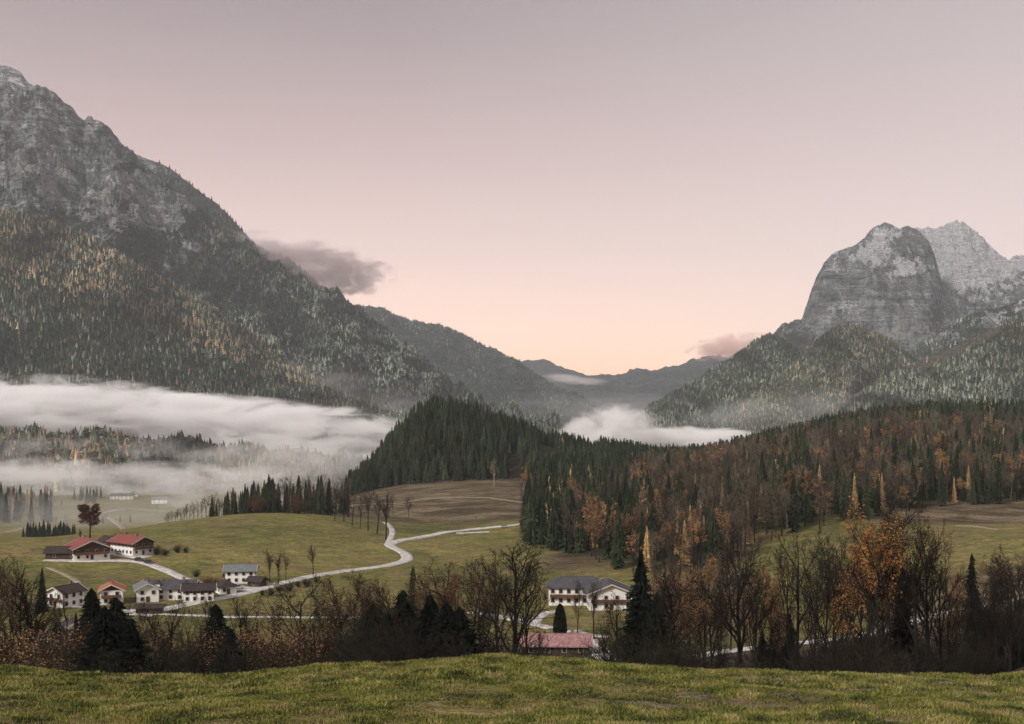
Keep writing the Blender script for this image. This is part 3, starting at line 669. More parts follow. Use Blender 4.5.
def cone_trunk(top=.95, r=.013):
    return segmesh([(0, 0, -.06, 0, 0, .5, r, r * .6), (0, 0, .5, 0, 0, top, r * .6, .002)], 6)

KIND = {}
def reg(key, *variants): KIND[key] = variants
def vm(name, vf, mat):
    me = npmesh(name, vf[0], vf[1], False); me.materials.append(mat); return me
RN = np.random.default_rng(99)
def make_bare(seed, form, mat, leaf=None, leafn=0, leafs=.012, lv=(12, 8, 6, 4), bark='bark', twr=.0012):
    t0, t1, tips = bare_tree(seed, form, lv, twr)
    tr = vm('trunk', segmesh(t0, 4), MAT[bark]); cr = vm('twigs', segmesh(t1, 3), MAT[mat])
    res = [('trunk', tr), ('crown', cr)]
    if leafn:
        k = RN.integers(0, len(tips), leafn); c = fbm(tips[k][:, 0] * 7 + seed, tips[k][:, 2] * 7, 2, seed)
        k = k[c + RN.uniform(-.3, .5, leafn) > -.05]
        res.append(('leaves', vm('leaves', leafmesh(tips[k] + RN.normal(0, .014, (len(k), 3)), leafs, RN), MAT[leaf])))
    return res
reg('bare', *[make_bare(100 + i, fo, 'twig') for i, fo in enumerate(('broad', 'vase', 'upright', 'vase', 'broad', 'upright'))])
reg('poplar', *[make_bare(140 + i, 'slim', 'twig', lv=(20, 6, 5, 3)) for i in range(2)])
reg('russet', *[make_bare(120 + i, fo, 'twigred', 'brownleaf', 6000, .0045) for i, fo in enumerate(('vase', 'upright', 'broad'))])
reg('oak', *[make_bare(130 + i, 'vase', 'twigred', 'orange', 12000, .0058) for i in range(2)])
reg('rusttree', *[make_bare(150 + i, 'upright', 'twigred', 'rust', 11000, .005) for i in range(2)])
reg('redtree', make_bare(160, 'broad', 'twig', 'redleaf', 16000, .014))
reg('birch', *[make_bare(170 + i, 'upright', 'twig', 'paleleaf', 4500, .011, bark='barkpale') for i in range(2)])
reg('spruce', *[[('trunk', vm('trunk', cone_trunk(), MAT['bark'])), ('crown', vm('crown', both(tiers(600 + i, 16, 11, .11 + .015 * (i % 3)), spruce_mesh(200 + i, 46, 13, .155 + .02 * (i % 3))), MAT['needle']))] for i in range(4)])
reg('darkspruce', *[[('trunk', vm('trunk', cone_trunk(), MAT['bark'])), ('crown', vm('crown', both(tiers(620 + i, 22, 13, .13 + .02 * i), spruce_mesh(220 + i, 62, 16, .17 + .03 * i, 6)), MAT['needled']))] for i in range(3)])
reg('midspruce', *[[('trunk', vm('trunk', cone_trunk(), MAT['bark'])), ('crown', vm('crown', both(tiers(640 + i, 11, 9, .12 + .02 * (i % 3)), spruce_mesh(240 + i, 20, 7, .14 + .02 * (i % 3), 3)), MAT['needle']))] for i in range(5)])
reg('larch', *[[('trunk', vm('trunk', cone_trunk(), MAT['bark'])), ('crown', vm('crown', both(tiers(660 + i, 10, 8, .085, .12), spruce_mesh(260 + i, 26, 9, .12, 3, .12)), MAT['gold']))] for i in range(3)])
LVM = (11, 6, 6)
reg('midbare', *[make_bare(280 + i, fo, 'midtwig', lv=LVM, twr=.0021) for i, fo in enumerate(('vase', 'upright', 'vase', 'broad', 'upright', 'vase'))])
reg('midrust', *[make_bare(290 + i, 'upright', 'twigred', 'rust' if i else 'brownleaf', 1500, .015, lv=(9, 5, 4), twr=.0018) for i in range(3)])
def make_bush(seed, mat, leaf=None, n=0):
    r = random.Random(seed); t, tips = [], []
    for k in range(44):
        a = r.random() * 6.283; an = r.uniform(.05, .85); ln = r.uniform(.6, 1.0)
        d = np.array([math.cos(a) * math.sin(an), math.sin(a) * math.sin(an), math.cos(an)]); p = np.array([math.cos(a) * .06, math.sin(a) * .06, -.05])
        for s in range(4):
            q = p + d * ln / 4; t.append((*p, *q, .010 * (1 - s / 5), .010 * (1 - (s + 1) / 5)))
            for j in range(4):
                d2 = d + np.array([r.gauss(0, .5), r.gauss(0, .5), r.gauss(0, .3)]); d2 /= np.linalg.norm(d2); q2 = q + d2 * .2 * r.uniform(.4, 1)
                t.append((*q, *q2, .004, .0015)); tips.append(q2)
                for jj in range(3):
                    d3 = d2 + np.array([r.gauss(0, .5), r.gauss(0, .5), r.gauss(0, .4)]); d3 /= np.linalg.norm(d3); q3 = q2 + d3 * .11; t.append((*q2, *q3, .003, .001)); tips.append(q3)
            p = q; d = d + np.array([r.gauss(0, .1), r.gauss(0, .1), .06]); d /= np.linalg.norm(d)
    t = np.array(t); tips = np.array(tips)
    res = [('stems', vm('stems', segmesh(t, 3), MAT[mat]))]
    if n: res.append(('leaves', vm('leaves', leafmesh(tips[RN.integers(0, len(tips), n)] + RN.normal(0, .05, (n, 3)), .0085, RN), MAT[leaf])))
    return res
reg('bush', *[make_bush(300 + i, 'twig') for i in range(3)])
reg('orangebush', *[make_bush(310 + i, 'twigred', 'rust', 9000) for i in range(2)])
reg('greenbush', *[make_bush(320 + i, 'twig', 'needle', 9000) for i in range(2)])
def cypress(seed):
    r = np.random.default_rng(seed); n = 5200; z = r.uniform(.02, 1, n); rad = .17 * np.sqrt(np.clip(1 - (z * 1.02) ** 2.2, 0, 1)) * np.clip(z * 8, .4, 1) * r.uniform(.75, 1.03, n); a = r.uniform(0, 6.283, n)
    return leafmesh(np.stack([rad * np.cos(a), rad * np.sin(a), z], -1), .032, r)
reg('cypress', [('trunk', vm('trunk', cone_trunk(.8), MAT['bark'])), ('crown', vm('crown', cypress(5), MAT['needled']))])

FULL = {'bare': 'bare_tree', 'poplar': 'poplar_tree', 'russet': 'bare_tree', 'oak': 'oak_tree', 'rusttree': 'autumn_tree', 'redtree': 'autumn_tree', 'birch': 'birch_tree', 'spruce': 'spruce_tree', 'darkspruce': 'spruce_tree',
        'midspruce': 'spruce_tree', 'larch': 'larch_tree', 'midbare': 'bare_tree', 'midrust': 'autumn_tree', 'bush': 'bush', 'orangebush': 'bush', 'greenbush': 'bush', 'cypress': 'cypress_tree'}
def put_tree(kind, x, y, H, label, group=None, wid=1.0, var=None, rz=None, z=None, cat=None):
    vs = KIND[kind]; var = random.randrange(len(vs)) if var is None else var % len(vs)
    z = float(h(x, y)) if z is None else z
    e = empty(FULL[kind], (x, y, z), random.random() * 6.28 if rz is None else rz, label=label, cat=cat or ('bush' if 'bush' in kind else 'tree'), group=group)
    e.scale = (H * wid, H * wid, H)
    for nm, me in vs[var]:
        o = bpy.data.objects.new(nm, me); C.objects.link(o); o.parent = e
    return e
random.seed(5)
# ------------------------------------------------------------------ roads and tracks
m, nt, b = newmat('pale_gravel_road')
n = noi(nt, pos(nt), .35, 6, .7); L(nt, RAMP(nt, n, [(.38, (.34, .32, .29)), (.62, (.62, .59, .55))]), b.inputs['Base Color']); ROAD = m
m, nt, b = newmat('worn_track')
n = noi(nt, pos(nt), .2, 6, .7); L(nt, RAMP(nt, n, [(.3, (.15, .12, .075)), (.65, (.34, .29, .21))]), b.inputs['Base Color']); TRACK = m
def road(name, pts, wd, mat, label, ymin=240, lift=.14):
    P3 = np.array([pick(a, b_, ymin)[:2] for a, b_ in pts])
    d = np.concatenate([[0], np.cumsum(np.linalg.norm(np.diff(P3, axis=0), axis=1))])
    s = np.arange(0, d[-1], 2.5)
    x = np.interp(s, d, P3[:, 0]); y = np.interp(s, d, P3[:, 1])
    def sm(a):
        k = min(7, max(1, len(a) // 4)); pad = np.concatenate([a[0] - (a[k:0:-1] - a[0]), a, a[-1] - (a[-2:-k - 2:-1] - a[-1])]); w_ = np.hanning(2 * k + 3)[1:-1]; w_ /= w_.sum(); return np.convolve(pad, w_, 'valid')
    x, y = sm(x), sm(y); tx = np.gradient(x); ty = np.gradient(y); ln = np.hypot(tx, ty) + 1e-9; nx, ny = -ty / ln, tx / ln
    wv = wd * (1 + .12 * fbm(s / 14, s * 0, 3, 4))
    V = []
    for k, dz in ((-.56, -.45), (-.5, lift), (-.2, lift + .03), (.2, lift + .03), (.5, lift), (.56, -.45)):
        X, Y = x + nx * wv * k, y + ny * wv * k; V.append(np.stack([X, Y, h(X, Y) + dz], -1))
    return tag(link(name, npmesh(name, np.stack(V, 1).reshape(-1, 3), gridf(len(x), 6), True), mat), label, kind='structure')
road('road', [(150, 612), (196, 603), (240, 595), (275, 585), (300, 579), (330, 573), (360, 569.5), (385, 566.5), (402, 563), (409, 558), (405, 553), (394, 548.5), (387, 545.5), (392, 542.5), (410, 539), (440, 533), (470, 529.5), (500, 526.5), (528, 524)], 5.2, ROAD, 'pale winding road across the valley meadow')
road('lane', [(387, 545.5), (390, 540), (393, 533), (391, 527), (385, 522.5)], 3, ROAD, 'short lane branching up the knoll')
road('farm_road', [(215, 588), (196, 583), (180, 577), (160, 568), (142, 562), (130, 560), (118, 560.5), (100, 561.5), (70, 562), (44, 560)], 4.6, ROAD, 'pale farm road down to the lower houses')
road('yard', [(96, 553.5), (110, 553), (122, 554), (134, 556.5), (148, 558)], 9, ROAD, 'pale yard between the farmhouses')
road('yard', [(225, 590), (232, 588), (242, 589), (248, 587)], 11, ROAD, 'pale forecourt beside the grey roofed house')
road('track', [(60, 606), (100, 609), (150, 613.5), (200, 616), (260, 618), (320, 618), (372, 617.5)], 2.4, ROAD, 'narrow pale track along the lower meadow', 300)
road('yard', [(128, 611), (145, 612.5), (168, 614)], 12, ROAD, 'pale yard before the lower barns', 300)
road('layby', [(456, 533.3), (466, 533), (478, 532.6), (490, 532)], 3.0, ROAD, 'pale strip of gravel along the valley road')
road('lane', [(470, 612), (500, 616.5), (520, 621), (540, 626), (556, 629)], 4.2, ROAD, 'lane passing the pink roofed barn')
road('driveway', [(533, 624), (538, 618), (545, 613), (556, 611), (566, 611)], 3.8, ROAD, 'curved driveway to the white inn')
road('lane', [(572, 631), (582, 636), (590, 642), (598, 650), (606, 660), (612, 668)], 5.5, ROAD, 'lane running down behind the crest', 300)
road('driveway', [(578, 633), (596, 636), (614, 638)], 3.2, ROAD, 'short drive beneath the bare trees', 300)
road('road', [(690, 658), (722, 651), (760, 647), (800, 643), (850, 638), (900, 626), (950, 612), (985, 605), (1010, 600), (1060, 590)], 4.6, ROAD, 'pale road behind the bare trees on the right', 270)
road('track', [(300, 508), (345, 506), (395, 504), (440, 498), (490, 497.5), (530, 503), (560, 508)], 3.2, TRACK, 'worn track over the brown knoll', 600)
road('track', [(955, 526), (975, 526), (1000, 530)], 2.2, TRACK, 'pale patch of track in the brown field', 480)
road('track', [(-60, 545), (0, 533), (40, 525), (80, 516), (130, 508), (175, 511), (220, 515)], 6, TRACK, 'far track through the misty valley', 900)
road('track', [(108, 517), (118, 524), (128, 532)], 6, TRACK, 'steep far track descending from the distant farms', 900)
road('track', [(48, 568), (62, 573), (74, 579), (80, 584)], 2.2, TRACK, 'worn path in the field above the white house')

# ------------------------------------------------------------------ buildings
hm = {
 'white': simple('white_plaster', (.76, .73, .69), .9, .06, .8), 'cream': simple('cream_plaster', (.62, .57, .50), .9, .08, .8),
 'wood': simple('dark_weathered_boards', (.060, .038, .026), .9, .45, 2.5, streak=(1, 1, .12)), 'woodr': simple('brown_boards', (.12, .062, .036), .9, .4, 2.5, streak=(1, 1, .12)),
 'redroof': simple('red_tile_roof', (.22, .068, .058), .8, .45, 1.2), 'orangeroof': simple('orange_tile_roof', (.36, .12, .065), .8, .2, .9),
 'pinkroof': simple('faded_pink_metal_roof', (.30, .165, .155), .6, .5, 1.1), 'greyroof': simple('blue_grey_slate_roof', (.15, .165, .17), .7, .25, .8),
 'darkroof': simple('dark_brown_roof', (.045, .034, .030), .85, .3, .8), 'darkgrey': simple('dark_grey_roof', (.07, .068, .072), .8, .3, .8),
 'verge': simple('pale_verge_board', (.50, .44, .37), .85, .15, 2), 'pane': simple('dark_window_glass', (.02, .022, .025), .15, .2, 2),
 'frame': simple('window_frame', (.35, .30, .25), .8, .1, 2), 'metal': simple('chimney_brick', (.20, .13, .10), .9, .3, 3), 'door': simple('dark_wood_door', (.07, .04, .025), .8, .3, 3)}
def house(name, label, cat, px, py, ang, Ln, Wd, wall_h, pitch, roof, lower='white', upper='wood', up_h=0.0, ymin=250, ov=1.0, wins=(3, 2), floors=2, balcony=True, chim=1, verge=True, dormers=0, hip=0.0, doors=True, xy=None):
    """ridge along local X; the +X gable faces direction ang (degrees, world). up_h: height of boarded band at the top of the walls"""
    x, y, z = pick(px, py, ymin) if xy is None else (xy[0], xy[1], float(h(*xy)))
    e = empty(name, (x, y, z), R(ang), label=label, cat=cat)
    if cat not in ('inn',) and 'pink' not in label: e.scale = (.9, .9, .9)
    a = math.tan(R(pitch)); hw, hl = Wd / 2, Ln / 2; rh = hw * a; wl = wall_h - up_h
    wb = MB().box(-hl, hl, -hw, hw, -2.5, wl); wb.build('wall', hm[lower], e)
    if up_h > 0 or upper:
        g = MB()
        g.poly([(-hl - .06, -hw - .06, wl), (-hl - .06, hw + .06, wl), (-hl - .06, hw + .06, wall_h), (-hl - .06, 0, wall_h + rh), (-hl - .06, -hw - .06, wall_h)][::-1] if not hip else [(-hl, -hw, wl), (-hl, hw, wl), (-hl, hw, wall_h), (-hl, -hw, wall_h)][::-1], (Ln + .12, 0, 0))
        g.build('gable_wall' if up_h <= 0 else 'upper_wall', hm[upper or lower], e)
    t = .28; ex = ov; ed = (hw + ex) * a; r = MB(); zt = wall_h + rh + .12; hx = hip * Ln
    for s in (-1, 1):
        p = [(-hl - ex, s * (hw + ex), zt - ed), (hl + ex, s * (hw + ex), zt - ed), (hl + ex - (hx if hx else 0), 0, zt), (-hl - ex + hx, 0, zt)]
        if s > 0: p = p[::-1]
        r.poly(p, (0, 0, t))
    if hx:
        for s in (-1, 1):
            p = [(s * (hl + ex), -hw - ex, zt - ed), (s * (hl + ex), hw + ex, zt - ed), (s * (hl + ex - hx), 0, zt)]
            if s < 0: p = p[::-1]
            r.poly(p, (0, 0, t))
    ro = r.build('roof', hm[roof], e)
    rb = MB().box(-hl - ex + hx, hl + ex - hx, -.18, .18, zt + t - .06, zt + t + .10); rb.build('ridge_cap', hm[roof], ro)
    if verge and not hx:
        for s in (-1, 1):
            v = MB()
            for q in (-1, 1):
                v.poly([(0, 0, zt - .12), (0, q * (hw + ex), zt - ed - .12), (0, q * (hw + ex), zt - ed + t + .08), (0, 0, zt + t + .08)], (.12, 0, 0))
            for i in range(len(v.v)): v.v[i] = (v.v[i][0] + s * (hl + ex + .02) - (.12 if s < 0 else 0), v.v[i][1], v.v[i][2])
            v.build('verge_board', hm['verge'], ro)
    for k in range(chim):
        cx_ = (-.25 + .5 * k) * Ln; c = MB().box(cx_ - .45, cx_ + .45, -.9, -.1, zt - .8, zt + 1.3).box(cx_ - .55, cx_ + .55, -1.0, 0, zt + 1.3, zt + 1.45); c.build('chimney', hm['metal'], ro)
    for k in range(dormers):
        cx_ = (-.3 + .6 * k / max(1, dormers - 1)) * Ln if dormers > 1 else 0
        for s in (-1,):
            dm = MB().box(cx_ - .9, cx_ + .9, s * hw * .85, s * hw * .25, zt - hw * .85 * a, zt - hw * .85 * a + 1.5); d_ = dm.build('dormer', hm['white'], ro)
            MB().poly([(cx_ - 1.25, s * hw * .95, zt - hw * .85 * a + 1.35), (cx_ + 1.25, s * hw * .95, zt - hw * .85 * a + 1.35), (cx_, s * hw * .95, zt - hw * .85 * a + 2.3)], (0, hw * .8, 0)).build('dormer_roof', hm[roof], d_)
    fh = wall_h / floors
    def window(cx_, cy_, cz_, nx, ny, ww=1.05, wh=1.25):
        fr = MB(); pn_ = MB(); o1, o2 = .0, .16
        if nx: xa, xb = sorted((cx_, cx_ + nx * o2)); fr.box(xa, xb, cy_ - ww / 2 - .14, cy_ + ww / 2 + .14, cz_ - wh / 2 - .14, cz_ + wh / 2 + .14); xa, xb = sorted((cx_ + nx * .1, cx_ + nx * (o2 + .02))); pn_.box(xa, xb, cy_ - ww / 2, cy_ + ww / 2, cz_ - wh / 2, cz_ + wh / 2)
        else: ya, yb = sorted((cy_, cy_ + ny * o2)); fr.box(cx_ - ww / 2 - .14, cx_ + ww / 2 + .14, ya, yb, cz_ - wh / 2 - .14, cz_ + wh / 2 + .14); ya, yb = sorted((cy_ + ny * .1, cy_ + ny * (o2 + .02))); pn_.box(cx_ - ww / 2, cx_ + ww / 2, ya, yb, cz_ - wh / 2, cz_ + wh / 2)
        f_ = fr.build('window', hm['frame'], e); pn_.build('pane', hm['pane'], f_)
    nl, ng = wins
    ca, sa = math.cos(R(ang)), math.sin(R(ang))
    for fl in range(floors):
        cz_ = fl * fh + fh * .55
        for s in (-1, 1):
            if s * ca < .25:                                      # long side (normal = local s*Y) towards the camera
                for k in range(nl):
                    window(-hl + Ln * (k + .5) / nl, s * (hw + .03), cz_, 0, s)
            if s * sa < .25:
                for k in range(ng):
                    if doors and fl == 0 and k == ng // 2 and s == (1 if sa < 0 else -1):
                        xa, xb = sorted((s * (hl + .03), s * (hl + .17))); MB().box(xa, xb, -.65, .65, 0, 2.2).build('door', hm['door'], e); continue
                    window(s * (hl + .07), -hw + Wd * (k + .5) / ng, cz_, s, 0)
    if balcony:
        s = 1 if sa < 0 else -1
        z0 = fh * (floors - 1) + .1; xa, xb = sorted((s * (hl + .1), s * (hl + 1.3)))
        bb = MB().box(xa, xb, -hw + .4, hw - .4, z0 - .2, z0); xr, xs_ = sorted((s * (hl + 1.22), s * (hl + 1.32)))
        bb.box(xr, xs_, -hw + .4, hw - .4, z0, z0 + .95)
        bb.build('balcony', hm['woodr'], e)
    return e
# upper farm
house('farmhouse', 'wide farmhouse with brown boarded gable, white ground floor and red roof left of the yard', 'farmhouse', 88, 557.5, -60, 19, 16, 5.0, 23, 'redroof', up_h=2.4, wins=(5, 4), chim=1)
house('barn', 'long low dark wooden barn attached left of the farmhouse', 'barn', 66, 558, 5, 16, 9, 3.0, 24, 'darkroof', 'wood', 'wood', wins=(2, 1), balcony=False, chim=0, verge=False, floors=1)
house('farmhouse', 'long farmhouse with red roof, white gable and dark boarded side right of the yard', 'farmhouse', 132, 553.5, -38, 18, 11.5, 5.8, 24, 'redroof', 'white', 'wood', up_h=1.9, wins=(6, 3), chim=2, ov=1.3)
house('barn', 'small dark barn between the two red roofed farmhouses', 'barn', 112, 548, -30, 10, 8, 3.6, 25, 'darkroof', 'wood', 'wood', wins=(1, 1), balcony=False, chim=0, verge=False, floors=1)
# lower hamlet
house('house', 'white house with dark brown roof beside a lone spruce, leftmost of the lower houses', 'house', 66, 606, -118, 10, 8, 5.4, 24, 'darkroof', 'white', 'white', wins=(3, 2), chim=1)
house('house', 'white house under an orange red gabled roof behind the dark spruces', 'house', 112, 603, -74, 9, 8, 5.2, 27, 'orangeroof', 'white', 'wood', up_h=0.01, wins=(3, 2), chim=1)
house('house', 'white gabled house with pale blue grey roof', 'house', 147, 600, -70, 11, 8, 4.8, 27, 'greyroof', 'white', 'white', wins=(3, 2), chim=1, balcony=False)
house('house', 'long white house with dark grey dormered roof', 'house', 173, 598.5, 4, 17, 9, 4.4, 27, 'darkgrey', 'white', 'white', wins=(5, 2), chim=2, dormers=2, balcony=False)
house('house', 'brown roofed farm building with white ground floor by the lower road', 'house', 199, 600, 12, 11, 8, 4.4, 22, 'darkroof', 'white', 'wood', up_h=1.2, wins=(4, 2), chim=0, balcony=False)
house('cottage', 'small brown hip roofed cottage next to the reddish bushes', 'cottage', 226, 593, -60, 6.5, 6.5, 3.2, 28, 'darkroof', 'white', 'white', wins=(2, 2), chim=0, balcony=False, floors=1, hip=.38)
house('house', 'white house with blue grey roof and wooden end gable below the big meadow', 'house', 241, 582.5, 186, 12, 7.5, 5.2, 25, 'greyroof', 'white', 'woodr', up_h=.01, wins=(4, 2), chim=1)
house('shed', 'small dark wooden shed in front of the blue grey roofed house', 'shed', 257, 586.5, -20, 6, 5, 2.4, 26, 'darkroof', 'wood', 'wood', wins=(1, 1), balcony=False, chim=0, verge=False, floors=1)
house('shed', 'low open sided dark shed at the lower yard', 'shed', 150, 613, 5, 9, 5, 2.2, 14, 'darkroof', 'wood', 'wood', wins=(1, 1), balcony=False, chim=0, verge=False, floors=1, ymin=300)
house('house', 'brown roofed house half hidden among spruces at the lower left', 'house', 74, 640, -60, 9, 8, 4.2, 27, 'darkroof', 'white', 'white', wins=(2, 2), chim=1, ymin=290)
house('house', 'grey roofed house glimpsed above the orange bush', 'house', 52, 648, -110, 8, 7, 3.6, 26, 'darkgrey', 'white', 'white', wins=(2, 2), chim=0, ymin=290, balcony=False, floors=1)
# right of centre
house('inn', 'large white inn with dark grey hipped roof and long balconies', 'inn', 577, 603, 176, 19, 11, 6.2, 24, 'darkgrey', 'white', 'white', wins=(7, 2), chim=2, hip=.25, balcony=False)
house('house', 'white house with broad dark gable roof adjoining the inn', 'house', 609, 607, -88, 16, 16, 6, 22, 'darkgrey', 'white', 'white', wins=(4, 4), chim=1, ov=1.4)
house('barn', 'low barn with a faded pink roof just behind the meadow crest', 'barn', 556, 652, 178, 17.5, 8.5, 2.6, 24, 'pinkroof', 'wood', 'wood', wins=(4, 1), chim=1, balcony=False, verge=False, floors=1, ymin=300)
house('house', 'red roofed house peeking out behind the tall dark spruce', 'house', 668, 594, 170, 6.5, 6.5, 3.6, 27, 'redroof', 'woodr', 'wood', wins=(3, 2), chim=1)
for (px, py, ln, lb) in ((116, 499, 14, 'leftmost of the tiny white houses in the far mist'), (127, 499, 18, 'middle tiny white farmhouse in the far mist'), (160, 503, 20, 'rightmost tiny white house in the far mist'), (134, 497, 12, 'small pale house behind the far farmhouses')):
    house('house', lb, 'house', px, py, 5 if ln > 13 else -70, ln, 10, 5.5, 25, 'greyroof', 'white', 'white', wins=(3, 2), chim=0, balcony=False, ymin=900, verge=False)
# balconies of the inn
x, y, z = pick(577, 603, 250)
inn = [o for o in bpy.data.objects if o.get('category') == 'inn'][0]
for z0 in (2.9,):
    MB().box(-9, 9, 5.6, 6.9, z0 - .2, z0).box(-9, 9, 6.8, 6.9, z0, z0 + .95).build('balcony', hm['woodr'], inn)
# parked cars
cp = {'dark': simple('dark_car_paint', (.03, .032, .036), .3, .05), 'silver': simple('silver_car_paint', (.42, .42, .43), .3, .05), 'tyre': simple('tyre_rubber', (.02, .02, .02), .9, .1), 'rim': simple('rim_alloy', (.35, .35, .35), .4, .1)}
def car(px, py, ang, paint, label, ymin=300):
    x, y, z = pick(px, py, ymin); e = empty('parked_car', (x, y, z + .18), R(ang), label=label, cat='car', group='cars parked by the farms')
    prof_ = [(-2.2, .3), (2.15, .3), (2.2, .62), (1.95, .82), (1.1, .95), (-2.0, .98), (-2.2, .75)]
    MB().poly([(a, -.86, b_) for a, b_ in prof_], (0, 1.72, 0)).build('body', cp[paint], e)
    MB().poly([(1.0, -.72, .951), (.35, -.66, 1.44), (-1.35, -.66, 1.45), (-1.95, -.72, .981)], (0, 1.4, 0)).build('windows', hm['pane'], e)
    MB().poly([(.33, -.67, 1.445), (-1.33, -.67, 1.455), (-1.3, -.67, 1.50), (.28, -.67, 1.49)], (0, 1.34, 0)).build('car_roof', cp[paint], e)
    for a in (-1.35, 1.35):
        for s in (-1, 1):
            w_ = MB().cyl((a, s * .80 - .1, .32), .33, .2, 14, 'y').build('wheel', cp['tyre'], e); MB().cyl((a, s * .80 - .11, .32), .19, .22, 10, 'y').build('rim', cp['rim'], w_)
    for s in (-1, 1): MB().box(2.12, 2.22, s * .6 - .16, s * .6 + .16, .58, .74).build('headlight', hm['white'], e)
car(139, 561.5, -30, 'dark', 'dark car parked below the right farmhouse')
car(149, 564, -25, 'dark', 'dark car nearest the farm road bend')
car(121, 554.5, 20, 'silver', 'silver car in the yard between the farmhouses')
car(505, 528, 8, 'silver', 'small pale vehicle on the valley road')
car(238, 589.5, 15, 'silver', 'silver car on the forecourt of the blue grey roofed house')

# ------------------------------------------------------------------ individual trees, valley
def tr(kind, px, base, top, label, ymin=300, wid=1.0, grp=None, var=None):
    x, y, z = pick(px, base, ymin); H = (HY - top) / F * y + CZ - z
    return put_tree(kind, x, y, H, label, grp, wid, var, z=z)
tr('redtree', 90, 538, 504, 'round dark red tree on the meadow crest above the farmhouse', wid=1.5)
tr('poplar', 80.5, 541, 528, 'small tree at the left corner of the red roofed farmhouse', wid=1.6)
tr('poplar', 270, 583, 545, 'tall bare tree right of the blue grey roofed house, left of a pair', wid=1.3)
tr('poplar', 278, 586, 548, 'tall bare tree right of the blue grey roofed house, right of a pair', wid=1.1)
tr('bare', 286, 582, 552, 'slender bare tree right of the bare pair near the house')
tr('poplar', 313, 575, 543, 'lone bare tree above the winding road in the big meadow', wid=1.5)
tr('poplar', 386, 540, 488, 'tall bare tree standing at the lane fork', wid=1.1)
for px, b_, t_, lb in ((196, 577, 570, 'small dark shrub at the bend of the farm road'), (178, 553, 545, 'dark shrub right of the farm cars'), (186, 553, 547, 'low shrub at the end of the farm garden'), (165, 556, 549, 'garden shrub beside the right farmhouse'), (157, 555, 546, 'dark garden bush close to the white gable')):
    tr('greenbush', px, b_, t_, lb, 300, 1.2)
for i, px in enumerate((206, 213, 220)): tr('orangebush', px, 590, 577 + i, ('rust red bush left of the brown cottage', 'middle rust red bush behind the brown cottage', 'rust red bush touching the blue grey roofed house')[i], 300, 1.1)
tr('cypress', 560, 636, 604, 'dark upright cypress between the pink roofed barn and the white inn', 300, 1.25)
tr('bare', 577, 640, 578, 'slender bare tree in front of the white inn, right of the cypress', 300, .7)
tr('bare', 594, 640, 580, 'bare tree before the gap between the inn and its neighbour', 300, .8)
tr('spruce', 42, 612, 567, 'lone dark spruce left of the white brown roofed house', 300, .9)
tr('bare', 545, 606, 592, 'small bare shrub at the left corner of the inn', 300)
for i, (px, b_, t_) in enumerate(((368, 531, 488), (360, 529, 492), (377, 534, 492), (352, 526, 490), (344, 522, 487), (335, 521, 488))):
    tr('bare', px, b_, t_, ('bare tree second from the right in the clump at the meadow crest', 'middle bare tree of the clump at the right end of the meadow crest', 'rightmost bare tree of the clump, nearest the lane fork', 'bare tree left of the middle one in the clump at the meadow crest', 'bare tree second from the left in the clump at the meadow crest', 'leftmost bare tree of the clump at the right end of the meadow crest')[i], 560, 1.0, 'bare trees clumped at the meadow crest')
tr('bare', 393, 515, 495, 'small bare tree left of the lone crooked tree on the knoll', 600)
tr('bare', 409, 517, 497, 'small crooked bare tree on the brown knoll', 600, 1.3)
tr('birch', 494, 487, 459, 'pale birch alone before the dark wooded hill', 800, 1.0)
for i in range(7): tr('greenbush', 262 + 9 * i, 596 + (i % 2) * 2 - i * 2.2, 590 - i * 2.2, 'low roadside shrub below the winding road', 300, 1.2, 'roadside shrubs below the winding road')

# hedge row behind the big meadow: y 480-520, x 165-345
hg = [(166, 518, 512), (169, 518, 511), (172, 518, 510), (175, 518, 509), (178, 517, 508), (181, 517, 507), (184, 517, 505), (187, 516, 503), (190, 516, 502), (194, 516, 500), (198, 516, 499), (202, 515, 497), (206, 515, 495), (210, 515, 494)]
rr = random.Random(3)
for px, b_, t_ in hg: x = (px - CX) / F * 690; z = float(h(x, 690)); put_tree('midbare', x, 690, (HY - t_) / F * 690 + CZ - z, 'small bare tree at the low left end of the tree line', 'small trees at the left end of the tree line', z=z)
px = 212
while px < 350:
    con = rr.random() < (.75 if 225 < px < 275 else .3); Y = rr.uniform(670, 730); top = np.interp(px, [212, 250, 270, 300, 350], [496, 482, 479, 477, 480]) + rr.uniform(-4, 9)
    x = (px - CX) / F * Y; z = float(h(x, Y)); H = (HY - top) / F * Y + CZ - z
    wq = ('at the sloping left end' if px < 228 else 'left of the left rust coloured tree' if px < 252 else 'around the left rust coloured tree' if px < 264 else 'midway between the rust coloured trees' if px < 290 else 'around the right rust coloured tree' if px < 306 else 'right of the right rust coloured tree' if px < 328 else 'at the right end near the bare clump')
    hq = 'tall ' if top < np.interp(px, [212, 250, 270, 300, 350], [496, 482, 479, 477, 480]) + 2 else ''
    fq = 'front ' if Y < 700 else 'rear '
    if con: put_tree('midspruce', x, Y, H + 1, hq + fq + 'spruce of the tree line, ' + wq, 'spruces of the tree line ' + wq, z=z)
    else: put_tree('midbare', x, Y, H, hq + fq + 'bare tree of the tree line, ' + wq, 'bare trees of the tree line ' + wq, z=z)
    px += rr.uniform(1.0, 2.6)
for px in (257, 297): x = (px - CX) / F * 668; z = float(h(x, 668)); put_tree('orangebush', x, 668, 9, ('left' if px < 270 else 'right') + ' of two small rust coloured trees at the meadow tree line', z=z, cat='tree')
